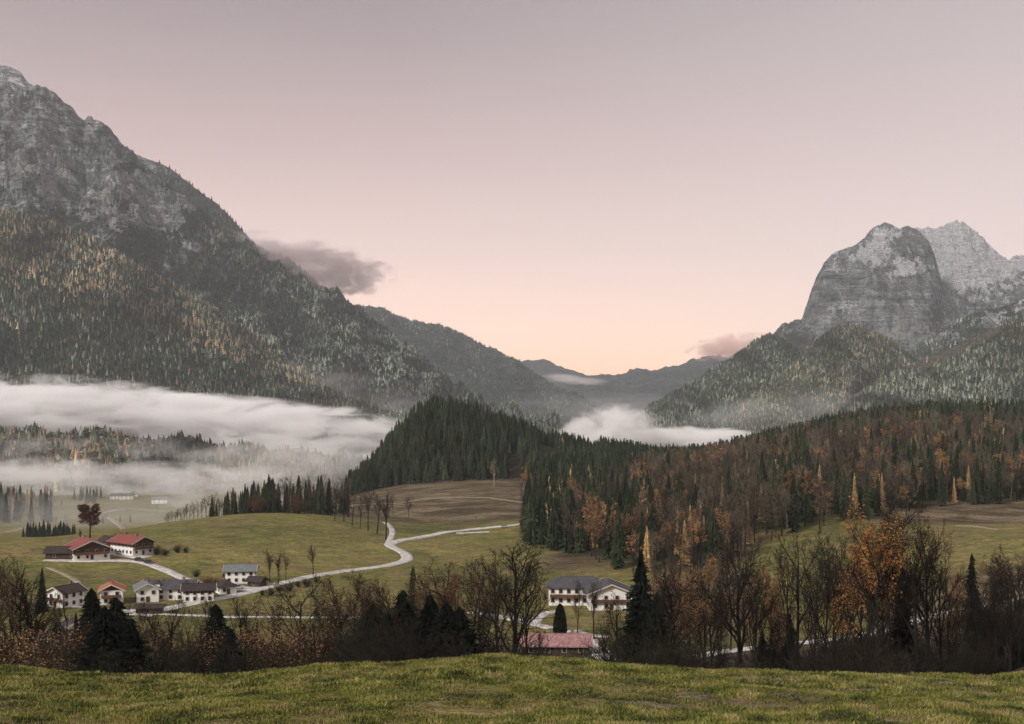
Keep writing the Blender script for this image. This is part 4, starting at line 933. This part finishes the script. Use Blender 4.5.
# conifers and woods in the low ground left
for i in range(44):
    px = rr.uniform(22, 76); Y = rr.uniform(880, 960); x = (px - CX) / F * Y; put_tree('midspruce', x, Y, rr.uniform(12, 18) - abs(px - 45) * .08, ('left edge ' if px < 36 else 'left part ' if px < 46 else 'middle ' if px < 56 else 'right part ' if px < 66 else 'right edge ') + ('front ' if Y < 920 else 'rear ') + 'dark spruce in the copse beyond the left meadow crest', 'spruces in the copse beyond the left crest')
for i in range(120):
    px = rr.uniform(-60, 53); Y = rr.uniform(1180, 1420); x = (px - CX) / F * Y; k = rr.random()
    put_tree('midspruce' if k < .45 else 'midbare' if k < .85 else 'larch', x, Y, rr.uniform(21, 31), *(('spruce in the misty wood at the left edge', 'spruces of the misty left wood') if k < .45 else ('bare tree in the misty wood at the left edge', 'bare trees of the misty left wood') if k < .85 else ('pale larch in the misty wood at the left edge', 'larches of the misty left wood')))
for i in range(46):
    px = rr.uniform(-30, 190); Y = rr.choice((1180, 1300, 1420)) + rr.uniform(-12, 12)
    if px > 105 and Y > 1380: continue
    if (px // 22) % 3 == 0: continue
    put_tree('midbare' if rr.random() < .6 else 'midspruce', (px - CX) / F * Y, Y, rr.uniform(7, 14), 'small tree of the hedgerows on the misty flats beyond the farm', 'hedgerow trees on the misty flats')
for i in range(14):
    px = rr.uniform(74, 104); Y = rr.uniform(1450, 1560); put_tree('midspruce', (px - CX) / F * Y, Y, rr.uniform(13, 19), 'dark spruce in the little grove left of the far misty farms', 'spruces left of the far farms')
tr('midbare', 66, 524, 512, 'round bare tree by the far track', 900, 1.3)

# ------------------------------------------------------------------ the two wooded hills
r = np.random.default_rng(12)
n = 34000; pxs = r.uniform(335, 1330, n); Ys = np.sqrt(r.uniform(470 ** 2, 1420 ** 2, n)); xs = (pxs - CX) / F * Ys
lbs = np.interp(pxs, *LB) + fbm(pxs / 12, pxs * 0, 2, 6) * 35
inK = (np.interp(pxs, *KH) > 2) & (Ys > 985) & (Ys < 1330); inL = (pxs > 526) & (Ys > lbs) & (Ys < 1240)
clr = blob(pxs, Ys, 515, 1010, 9, 40) + blob(pxs, Ys, 548, 1080, 12, 80)
k = (inK | inL) & (clr < .4); pxs, Ys, xs, lbs = pxs[k], Ys[k], xs[k], lbs[k]
cell = {}; keep = []
for i in np.argsort(Ys):
    q_ = 4.4 if (Ys[i] > 980 and pxs[i] < 600) else 5.3
    c = (int(xs[i] // q_), int(Ys[i] // q_), q_)
    if c in cell: continue
    cell[c] = 1; keep.append(i)
keep = np.array(keep); pxs, Ys, xs, lbs = pxs[keep], Ys[keep], xs[keep], lbs[keep]
zs = h(xs, Ys); n = len(xs); nn = fbm(xs / 45, Ys / 45, 3, 71)
inL = Ys < np.where(pxs < 600, 900, 1240); 
pcon = np.where(Ys > 960 - 0 * pxs, .82, .5); pcon = np.where(pxs < 640, np.where(Ys < 760, .62, .95), np.where(pxs < 760, .20, .27)) + nn * .5 + ss(850, 1000, Ys) * .62
u = r.uniform(0, 1, n); kind = np.where(u < pcon, 0, 1)                # 0 spruce 1 bare
v = r.uniform(0, 1, n)
kind = np.where((kind == 1) & (v < .10), 3, kind); kind = np.where((v > .94) & (pxs > 540), 2, kind)    # 2 larch 3 rusty
kind = np.where((Ys < lbs + 45) & (pxs > 560) & (pxs < 720) & (v > .62) & (kind != 2), 3, kind)
kind = np.where((Ys < lbs + 50) & (pxs > 526) & (pxs < 560), np.where(v < .8, 0, 2), kind)
kind = np.where((pxs < 520) & (kind > 0) & (v < .8), 0, kind)
H = np.where(kind == 0, r.uniform(14, 27, n), r.uniform(13, 25, n)) * np.where((Ys > 980) & (pxs < 600), .78, 1.0)
H = np.where(kind == 2, np.clip(H, 12, 19), H)
pyt = HY - (zs + H - CZ) / Ys * F
# visibility: column-wise horizon built front to back
hor = np.full(2100, 2000.0); seen = np.zeros(n)
for i in np.argsort(Ys):
    c = int(pxs[i]); wpx = max(1, int(2.4 / Ys[i] * F)); a_, b_ = max(0, c - wpx), min(2099, c + wpx + 1)
    vis = (np.minimum(hor[a_:b_], HY - (zs[i] - CZ) / Ys[i] * F) - pyt[i]).clip(0).sum(); seen[i] = vis if 0 < c < 1024 else 0
    hor[a_:b_] = np.minimum(hor[a_:b_], pyt[i] + (.35 if kind[i] == 0 else .5) * H[i] / Ys[i] * F)
lim = {0: 190, 1: 115, 2: 60, 3: 140}
mk = {0: 'midspruce', 1: 'midbare', 2: 'larch', 3: 'midrust'}
word = {0: 'dark green spruce', 1: 'bare brown tree', 2: 'golden larch', 3: 'rust coloured tree'}
ind = np.zeros(n, bool)
for kk in range(4):
    c = np.where((kind == kk) & (seen > 0))[0]; c = c[np.argsort(-seen[c])][:lim[kk]]; ind[c] = True
zx = [(395, 'on the left flank of the rounded hill'), (430, 'below the rounded hill top'), (470, 'right of the rounded hill top'), (505, 'above the pale birch'), (530, 'on the low shoulder right of the birch'), (548, 'at the wood corner where the road vanishes'),
      (568, 'above the left end of the inn'), (590, 'above the middle of the inn'), (612, 'above the right end of the inn'), (634, 'just left of the tall near spruce top'), (656, 'right above the tall near spruce'), (680, 'above the red roofed house'), (705, 'above the rusty trees'),
      (730, 'left above the big fan tree'), (755, 'right above the big fan tree'), (780, 'above the left of the green clearing'), (810, 'above the tall crooked tree'), (835, 'above the gap left of the oak'), (860, 'left above the orange oak'), (885, 'right above the orange oak'),
      (910, 'above the ivy covered trunk'), (935, 'above the leaning bare tree'), (965, 'above the small right spruce'), (995, 'above the brown field'), (9999, 'at the right edge of the wood')]
for i in np.where(ind)[0]:
    zn = [z_[1] for z_ in zx if pxs[i] < z_[0]][0]; dd = Ys[i] - lbs[i] if pxs[i] > 526 else Ys[i] - 985
    rowq = 'front row ' if dd < 35 else 'second row ' if dd < 90 else 'mid slope ' if dd < 260 else 'upper '
    hq = 'tall ' if H[i] > 22 else 'low ' if H[i] < 17.5 else ''
    lb = '%s%s%s %s' % (hq, rowq, word[kind[i]], zn)
    put_tree(mk[kind[i]], xs[i], Ys[i], H[i], lb, '%ss %s' % (word[kind[i]], zn), z=zs[i] - .2, wid=r.uniform(.85, 1.2))
# the rest of both woods
sp_l = [tiers(400 + i, 8 + i % 2, 8, (.13, .15, .17, .145)[i]) for i in range(4)]
bl = []
for i in range(4):
    t0, t1, tp = bare_tree(500 + i, ('vase', 'upright', 'broad', 'vase')[i], (10, 6, 5), .0024); a_, b_ = segmesh(np.concatenate([t0, t1]), 3); bl.append((a_, b_))
rl = []
for i in range(2):
    t0, t1, tp = bare_tree(520 + i, 'upright', (6, 4, 2)); a_, b_ = segmesh(t0, 3); kx = r.integers(0, len(tp), 260); l_, lf_ = leafmesh(tp[kx] + r.normal(0, .02, (260, 3)), .034, r); rl.append((np.concatenate([a_, l_]), [b_[0], lf_[0] + len(a_)]))
S_ = np.where(~ind)[0]
idv = np.where(kind[S_] == 0, r.integers(0, 4, len(S_)), np.where(kind[S_] == 1, r.integers(4, 8, len(S_)), np.where(kind[S_] == 3, r.integers(8, 10, len(S_)), r.integers(0, 4, len(S_)))))
basec = np.array([(.030, .040, .021), (.105, .083, .060), (.36, .265, .13), (.25, .16, .085)])[kind[S_]] * r.uniform(.5, 1.45, (len(S_), 1)) * (1 + .9 * nn[S_])[:, None]
for kk, nm, lb in ((0, 'spruce_wood', 'remaining dark spruces filling both wooded hills'), (1, 'bare_wood', 'remaining bare brown trees filling the right hand wood')):
    s_ = (kind[S_] == 0) if kk == 0 else (kind[S_] != 0)
    q = S_[s_]; v_, f_, c_ = merge(sp_l + bl + rl, idv[s_], np.stack([xs[q], Ys[q], zs[q] - .2], -1), H[q], r.uniform(0, 6.28, len(q)), basec[s_], SW=H[q] * r.uniform(.85, 1.25, len(q)))
    tag(link(nm, npmesh(nm, v_, f_, False, {'tint': c_}), MAT['tinted']), lb, 'forest', kind='stuff')
# far side woods down to the lake
n2 = 5200; px2 = r.uniform(560, 1300, n2); Y2 = np.sqrt(r.uniform(1250 ** 2, 2000 ** 2, n2)); k = (px2 < 2000); x2 = (px2 - CX) / F * Y2
v_, f_, c_ = merge(sp_l, r.integers(0, 4, n2), np.stack([x2, Y2, h(x2, Y2)], -1), r.uniform(14, 23, n2), r.uniform(0, 6, n2), np.array([(.026, .036, .022)]) * r.uniform(.7, 1.4, (n2, 1)))
tag(link('far_spruce_wood', npmesh('far_spruce_wood', v_, f_, False, {'tint': c_}), MAT['tinted']), 'spruce wood beyond the hills towards the misty lake', 'forest', kind='stuff')

# ------------------------------------------------------------------ near trees on the slope below the camera's meadow
def near(kind, px, top, Y, wid, label, var=None, grp=None):
    x = (px - CX) / F * Y; z = float(h(x, Y)) - .1; H = (HY - top) / F * Y + CZ - z
    return put_tree(kind, x, Y, H, label, grp, wid, var, z=z)
NEAR = [
 ('bare', 6, 553, 185, 1.15, 'broad bare tree filling the left edge of the picture'),
 ('bare', 24, 572, 200, .9, 'bare tree just right of the broad tree at the left edge'),
 ('russet', -12, 565, 170, 1, 'brown leafed tree cut by the left edge'),
 ('bare', 46, 600, 160, .8, 'thin bare tree left of the twin dark spruces'),
 ('darkspruce', 92, 588, 165, 2.1, 'left and taller of the twin dark spruces in front of the orange roofed house'),
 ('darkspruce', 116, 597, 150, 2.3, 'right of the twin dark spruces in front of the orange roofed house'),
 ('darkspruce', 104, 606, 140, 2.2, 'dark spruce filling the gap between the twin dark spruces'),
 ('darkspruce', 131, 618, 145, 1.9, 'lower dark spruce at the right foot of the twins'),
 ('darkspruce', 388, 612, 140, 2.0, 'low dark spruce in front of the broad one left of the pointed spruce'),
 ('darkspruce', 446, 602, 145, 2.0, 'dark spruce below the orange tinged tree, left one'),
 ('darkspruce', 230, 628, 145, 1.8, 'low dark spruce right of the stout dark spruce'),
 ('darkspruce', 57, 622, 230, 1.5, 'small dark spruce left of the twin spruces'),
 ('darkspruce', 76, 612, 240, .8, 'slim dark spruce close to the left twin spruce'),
 ('orangebush', 66, 640, 150, 1.8, 'large orange brown bush below the twin dark spruces'),
 ('orangebush', 82, 640, 155, 1.5, 'orange bush touching the left twin spruce'),
 ('orangebush', 8, 650, 150, 1.3, 'orange brown bush at the lower left corner'),
 ('bare', 136, 603, 150, .8, 'bare tree right of the twin dark spruces'),
 ('bare', 154, 596, 160, .85, 'multi stemmed bare tree below the blue grey gabled house'),
 ('bare', 172, 592, 175, .8, 'bare tree below the dormered house'),
 ('bare', 190, 606, 150, .8, 'bare tree left of the stout dark spruce'),
 ('darkspruce', 216, 604, 155, 2.0, 'stout dark spruce below the brown roofed farm building'),
 ('bare', 236, 592, 170, .7, 'thin bare tree right of the stout dark spruce'),
 ('darkspruce', 257, 620, 235, .8, 'small bluish dark spruce between thin bare trees'),
 ('poplar', 252, 598, 200, 1.0, 'slim bare tree behind the small bluish spruce'),
 ('orangebush', 286, 628, 160, 1.1, 'orange leafed bush in the middle of the left thicket'),
 ('orangebush', 247, 640, 150, 1.1, 'orange bush left of the small bluish spruce foot'),
 ('bare', 295, 570, 165, 1.15, 'big spreading bare tree crossing the pale winding road'),
 ('bare', 276, 600, 190, .7, 'thin bare tree left of the big spreading one'),
 ('bare', 318, 604, 150, .7, 'thin bare tree right of the big spreading one'),
 ('russet', 340, 570, 160, 1.25, 'dense brown tree below the pale road, left of the russet pair'),
 ('russet', 372, 566, 165, 1.2, 'russet tree left of the pointed spruce'),
 ('russet', 392, 576, 155, 1.1, 'low russet tree touching the pointed spruce'),
 ('spruce', 413, 566, 190, .95, 'pointed dark spruce rising among russet trees'),
 ('darkspruce', 402, 590, 160, 2.1, 'broad dark spruce left of the pointed one'),
 ('darkspruce', 430, 594, 150, 2.2, 'broad dark spruce right of the pointed one'),
 ('darkspruce', 460, 606, 150, 2.0, 'dark spruce under the orange tinged trees'),
 ('darkspruce', 372, 604, 150, 2.1, 'dark spruce beneath the russet tree'),
 ('russet', 450, 556, 170, 1.15, 'orange tinged tree left of the slender bare tree'),
 ('oak', 437, 584, 175, .8, 'small orange leafed tree in the centre thicket'),
 ('bare', 482, 552, 175, .75, 'slender bare tree left of the tall fan shaped tree'),
 ('bare', 512, 535, 150, 1.15, 'tall fan shaped bare tree left of the pink roofed barn', 1),
 
 ('darkspruce', 641, 550, 165, 1.2, 'tall dark spruce right of the white inn'),
 ('darkspruce', 657, 592, 160, 1.6, 'lower dark spruce leaning against the tall one'),
 ('bare', 618, 590, 160, .8, 'bare tree touching the left side of the tall spruce'),
 ('bare', 604, 612, 150, .7, 'low bare tree over the lane behind the crest'),
 ('bare', 672, 575, 170, .85, 'bare tree right of the tall spruce'),
 ('rusttree', 702, 556, 160, .9, 'tree with rusty orange leaves right of the tall spruce'),
 ('rusttree', 688, 580, 175, .8, 'smaller rusty tree beside the larger one'),
 ('bare', 740, 527, 150, 1.25, 'big fan shaped bare tree in front of the green clearing', 3),
 ('rusttree', 752, 580, 190, .6, 'thin rusty leafed tree behind the big fan shaped one'),
 ('bare', 722, 590, 140, .7, 'small bare tree left of the big fan shaped one'),
 ('darkspruce', 776, 622, 170, 1.4, 'low dark spruce at the left of a trio by the right road'),
 ('darkspruce', 789, 614, 180, 1.3, 'middle low dark spruce of the trio by the right road'),
 ('darkspruce', 762, 630, 165, 1.4, 'squat dark spruce left of the trio by the right road'),
 ('bare', 800, 522, 150, .75, 'tall crooked bare tree right of the green clearing', 0),
 ('bare', 812, 540, 165, .7, 'tall bare tree behind the crooked one'),
 ('bare', 828, 552, 150, .7, 'bare tree left of the orange oak'),
 ('bare', 846, 530, 170, .8, 'bare tree overlapping the left side of the orange oak'),
 ('oak', 872, 497, 138, .72, 'tall oak with orange leaves on the right'),
 ('bare', 884, 520, 140, .65, 'straight bare tree right of the orange oak'),
 ('bare', 906, 500, 150, .85, 'very tall bare tree with dark ivy covered trunk', 2),
 ('bare', 928, 508, 145, .85, 'tall leaning bare tree right of the ivy covered one', 3),
 ('darkspruce', 903, 566, 150, .9, 'dark ivy mass around the tall bare trunk'),
 ('bare', 948, 560, 165, .8, 'bare tree left of the small pointed spruce on the right'),
 ('darkspruce', 972, 553, 200, .75, 'small pointed dark spruce before the bright green slope'),
 ('bare', 986, 575, 160, .8, 'low bare tree right of the small pointed spruce'),
 ('russet', 1004, 548, 190, 1.1, 'brown tree below the bright green slope at the right'),
 ('bare', 1018, 540, 170, .95, 'bare tree at the right edge of the picture'),
 ('bare', 962, 600, 130, .7, 'low bare tree over the right end of the dark thicket'),
 ('bare', 1040, 560, 180, 1, 'bare tree cut by the right edge'),
 ('rusttree', 893, 600, 170, .5, 'small red brown leafed tree beneath the tall bare trees')]
NEAR += [
 ('bare', 66, 588, 140, .7, 'thin dark bare tree just left of the left twin spruce'),
 ('poplar', 34, 560, 175, 1.3, 'upright bare tree second from the left edge'),
 ('bare', 204, 590, 180, .7, 'slender bare tree whose top crosses the brown farm building'),
 ('bare', 328, 578, 170, .8, 'bare tree whose top touches the winding road from below'),
 ('bare', 356, 574, 150, .8, 'bare tree between the two dense brown ones'),
 ('bare', 384, 580, 145, .8, 'bare tree in front of the broad dark spruce, left'),
 ('russet', 424, 574, 170, .9, 'brown leafed tree just right of the pointed spruce'),
 ('russet', 470, 560, 165, .9, 'brown leafed tree right of the orange tinged one'),
 ('bare', 498, 548, 160, .8, 'narrow bare tree touching the fan shaped tree from the left'),
 ('bare', 528, 560, 170, .65, 'short bare tree touching the fan shaped tree from the right'),
 ('bare', 664, 560, 150, .8, 'bare tree overlapping the red roofed house from the left'),
 ('russet', 680, 556, 190, .9, 'brown leafed tree between the red roofed house and the rusty trees'),
 ('bare', 714, 545, 165, .75, 'bare tree between the rusty tree and the big fan'),
 ('bare', 756, 545, 160, .7, 'bare tree crossing the left part of the green clearing'),
 ('bare', 788, 540, 175, .7, 'bare tree crossing the right part of the green clearing'),
 ('bare', 820, 530, 140, .65, 'straight dark bare tree between the crooked tree and the oak'),
 ('bare', 858, 545, 145, .7, 'dark bare tree in front of the oak trunk'),
 ('bare', 874, 508, 135, .7, 'dark stemmed bare tree rising through the orange oak'),
 ('bare', 896, 512, 160, .7, 'bare tree just left of the ivy covered trunk'),
 ('bare', 916, 515, 135, .7, 'bare tree just right of the ivy covered trunk'),
 ('bare', 940, 540, 150, .8, 'bare tree between the leaning tree and the small right spruce'),
 ('bare', 996, 560, 150, .8, 'dark bare tree over the right road'),
 ('rusttree', 774, 566, 170, .55, 'slim rusty leafed tree above the trio of low spruces'),
 ('rusttree', 838, 556, 165, .5, 'slim rusty leafed tree left of the orange oak'),
 ('rusttree', 954, 572, 175, .55, 'rusty leafed tree left of the small pointed spruce'),
 ('rusttree', 448, 572, 180, .6, 'slim rusty tree behind the orange tinged one'),
 ('bare', 1012, 552, 145, .8, 'tall dark bare tree near the right edge')]
for row in NEAR: near(*row[:6], var=row[6] if len(row) > 6 else None)
rr = random.Random(44)
LMK = [(40, 'left of the twin dark spruces'), (85, 'below the left twin spruce'), (125, 'below the right twin spruce'), (165, 'below the grey gabled house'), (200, 'left of the stout spruce'), (235, 'below the stout spruce'), (270, 'around the small bluish spruce'),
       (315, 'under the big spreading tree'), (360, 'under the dense brown tree'), (410, 'left of the pointed spruce'), (445, 'right of the pointed spruce'), (490, 'under the orange tinged tree'), (530, 'at the foot of the fan shaped tree'),
       (635, 'left of the tall near spruce'), (680, 'at the foot of the tall near spruce'), (720, 'under the rusty trees'), (760, 'under the big fan tree before the clearing'), (795, 'around the trio of low spruces'), (830, 'under the tall crooked tree'),
       (865, 'below the orange oak'), (895, 'right of the orange oak'), (925, 'at the ivy covered trunk'), (955, 'under the tall leaning tree'), (985, 'below the small right spruce'), (2000, 'at the right edge')]
def thick(n, x0, x1, t0, t1, kinds, y0=95, y1=260, wid=(.9, 1.5), side='left'):
    for i in range(n):
        px = rr.uniform(x0, x1); Y = rr.uniform(y0, y1); kd = rr.choice(kinds); top = rr.uniform(t0, t1)
        if 522 < px < 592: continue
        where = 'on the green clearing' if side == 'green clearing' else [q[1] for q in LMK if px < q[0]][0]
        dpt = 'nearer ' if Y < 170 else 'farther '
        if 'bush' in kd: lb = dpt + ('rust tinged brush' if kd == 'orangebush' else 'dark green brush' if kd == 'greenbush' else 'dark bare brush') + ' in the thicket ' + where
        else: lb = dpt + 'thin bare tree in the thicket ' + where; top -= 18
        x = (px - CX) / F * Y; z = float(h(x, Y)); H = (HY - top) / F * Y + CZ - z
        if H > 2: put_tree(kd, x, Y, min(H, 24), ('large ' if H > 9 else 'small ' if H < 5 else '') + lb, lb[len(dpt):].replace('brush', 'bushes').replace('bare tree', 'bare trees'), rr.uniform(*wid) * (.6 if 'bush' not in kd else 1), z=z)
K1 = ('bush', 'bush', 'bush', 'greenbush', 'bare', 'bare')
thick(22, -30, 250, 648, 668, K1, side='left')
thick(11, 250, 345, 644, 660, ('bush', 'bush', 'orangebush', 'bare'), side='left middle')
thick(18, 345, 475, 625, 650, K1, side='middle')
thick(4, 475, 522, 650, 656, ('bush', 'bush'), side='middle')
thick(8, 615, 700, 646, 658, K1, side='middle right')
thick(10, 700, 840, 656, 667, ('bush', 'bush', 'bare'), side='right')
thick(26, 840, 985, 638, 664, ('bush', 'bush', 'bush', 'bare', 'bare'), side='far right')
thick(16, 985, 1060, 600, 630, ('bush', 'bare'), 200, 260, side='far right')
thick(16, 750, 850, 560, 600, ('midbare', 'midbare'), 380, 470, (.7, 1), side='green clearing')
for i in range(34):
    px = rr.uniform(645, 775); Y = rr.uniform(320, 440); zq = 'left' if px < 690 else 'middle' if px < 730 else 'right'
    hh_ = rr.uniform(11, 19)
    put_tree('midbare', (px - CX) / F * Y, Y, hh_, ('tall ' if hh_ > 16 else 'low ' if hh_ < 13.5 else '') + ('nearer ' if Y < 380 else 'farther ') + 'bare tree scattered below the wood edge behind the rusty trees, %s part' % zq, 'bare trees scattered below the wood edge, %s part' % zq)

# ------------------------------------------------------------------ mist, clouds, haze
def vol(name, px, py, Y, rx, ry, rz, dens, nscale, label, tilt=0, colr=(.97, .97, .97), thr_=.5, k=3.0, seedz=0, step=.3, aniso=-.3, sharp=1.2, rot=0, yb=1.0):
    c = W(px, py, Y); me = bpy.data.meshes.new(name)
    import bmesh
    bm = bmesh.new(); bmesh.ops.create_icosphere(bm, subdivisions=4, radius=1.0); bm.to_mesh(me); bm.free()
    m = bpy.data.materials.new(name + '_vapour'); m.use_nodes = True; nt = m.node_tree; nt.nodes.clear()
    o_ = N(nt, 'ShaderNodeOutputMaterial'); pv = N(nt, 'ShaderNodeVolumePrincipled'); L(nt, pv.outputs[0], o_.inputs['Volume'])
    pv.inputs['Color'].default_value = (*colr, 1); pv.inputs['Anisotropy'].default_value = aniso
    tc = N(nt, 'ShaderNodeTexCoord'); ln = N(nt, 'ShaderNodeVectorMath', operation='LENGTH'); L(nt, tc.outputs['Object'], ln.inputs[0])
    r2 = M1(nt, 'POWER', ln.outputs['Value'], 2.0)
    P = pos(nt, 1 / nscale[0], 1 / nscale[1], 1 / nscale[2]); mpn = nt.nodes[-1]
    nz_ = N(nt, 'ShaderNodeTexNoise', i_Scale=1.0, i_Detail=5.0, i_Roughness=.62, i_Distortion=.7, noise_dimensions='4D'); nz_.inputs['W'].default_value = seedz; L(nt, P, nz_.inputs['Vector'])
    d = M1(nt, 'ADD', M1(nt, 'MULTIPLY', M1(nt, 'SUBTRACT', 1.0, r2), sharp), M1(nt, 'MULTIPLY', M1(nt, 'SUBTRACT', nz_.outputs[0], thr_), k * 2))
    d = M1(nt, 'SUBTRACT', d, .35); d = M1(nt, 'MULTIPLY', M1(nt, 'MULTIPLY', d, 1.0, True), M1(nt, 'MULTIPLY', M1(nt, 'SUBTRACT', 1.0, r2), 3.0, True))
    L(nt, M1(nt, 'MULTIPLY', d, dens), pv.inputs['Density'])
    m.cycles.volume_step_rate = step
    o = link(name, me, m); o.location = tuple(c); o.scale = (rx, ry, rz); o.rotation_euler = (0, R(tilt), R(rot))
    return tag(o, label, 'mist' if 'mist' in name else 'cloud', kind='stuff')
WHT = (.995, .99, .985)
vol('mist_bank', 30, 410, 2320, 900, 190, 60, .034, (130, 110, 34), 'thick white mist bank below the left mountain', 3.2, WHT, .5, 4.2, 1.0)
vol('mist_bank', 90, 398, 2420, 420, 150, 46, .012, (80, 80, 30), 'torn upper edge of the white mist bank', 5, WHT, .52, 4.0, 21.0)
vol('mist_bank', 275, 450, 2230, 300, 150, 40, .013, (70, 60, 26), 'white mist tongue reaching the rounded hill', 4, WHT, .52, 5.0, 3.3)
vol('mist_bank', 150, 482, 1640, 460, 130, 34, .013, (70, 60, 26), 'thin low mist over the far farms', 2, WHT, .53, 3.8, 5.1)
vol('mist_bank', 285, 470, 1380, 190, 120, 66, .006, (60, 60, 36), 'drifting mist behind the meadow tree line', -12, WHT, .51, 3.8, 7.7)
vol('mist_bank', 130, 456, 1850, 560, 110, 34, .005, (60, 60, 36), 'torn mist patches drifting over the low forest hills', 2, WHT, .53, 4.2, 31.0)
vol('mist_bank', 5, 474, 1500, 300, 120, 28, .008, (110, 90, 30), 'faint mist wisp over the left wood', 2, WHT, .5, 2.2, 9.7)
vol('mist_bank', 110, 512, 1150, 330, 160, 22, .0022, (120, 110, 30), 'thin veil of mist on the low fields beyond the farm', 0, WHT, .5, 2.2, 19.7)
vol('mist_bank', 606, 430, 2500, 120, 160, 60, .022, (50, 50, 34), 'bright mist puff over the hidden lake', -8, WHT, .52, 3.6, 11.0)
vol('mist_bank', 680, 437, 2650, 250, 260, 26, .022, (110, 110, 20), 'flat white mist sheet over the hidden lake', 0, WHT, .52, 3.0, 13.0)
vol('mist_veil', 360, 395, 3150, 300, 120, 90, .0014, (150, 120, 80), 'thin pale veil drifting across the lower flank forest', 20, WHT, .5, 2.4, 15.0)
vol('mist_veil', 600, 408, 5200, 620, 200, 90, .0011, (260, 200, 70), 'pale air pooled in the far valley gap', 0, WHT, .5, 1.6, 25.0)
vol('mist_veil', 760, 415, 3050, 330, 120, 60, .0018, (150, 120, 60), 'thin pale veil at the foot of the right mountain', -10, WHT, .5, 2.0, 17.0)
CL = (.66, .57, .58)
vol('cloud_bank', 296, 262, 4480, 400, 160, 110, .015, (170, 150, 52), 'mauve grey cloud clinging to the left mountain shoulder', 11, CL, .5, 2.2, 2.4)
vol('cloud_bank', 342, 274, 4850, 230, 130, 120, .020, (90, 90, 44), 'ragged tip of the mauve cloud', 4, CL, .5, 2.6, 4.4)
vol('cloud_bank', 738, 347, 5000, 240, 130, 66, .022, (70, 70, 34), 'small pinkish grey cloud left of the cliff mountain', -6, (.9, .70, .66), .5, 2.4, 6.4)
vol('cloud_bank', 574, 380, 8600, 330, 300, 44, .005, (300, 240, 50), 'pink mist streak below the farthest peak', 5, (.97, .88, .85), .5, 1.8, 8.4)

m = bpy.data.materials.new('valley_air'); m.use_nodes = True; nt = m.node_tree; nt.nodes.clear()
o_ = N(nt, 'ShaderNodeOutputMaterial'); pv = N(nt, 'ShaderNodeVolumePrincipled'); L(nt, pv.outputs[0], o_.inputs['Volume'])
pv.inputs['Color'].default_value = (.88, .95, 1.0, 1); pv.inputs['Density'].default_value = 4.0e-5; pv.inputs['Anisotropy'].default_value = 0
hz = MB().box(-11500, 11500, -260, 15300, -130, 2100); o = hz.build('haze', m); tag(o, 'pale evening haze filling the valley', 'haze', kind='stuff')
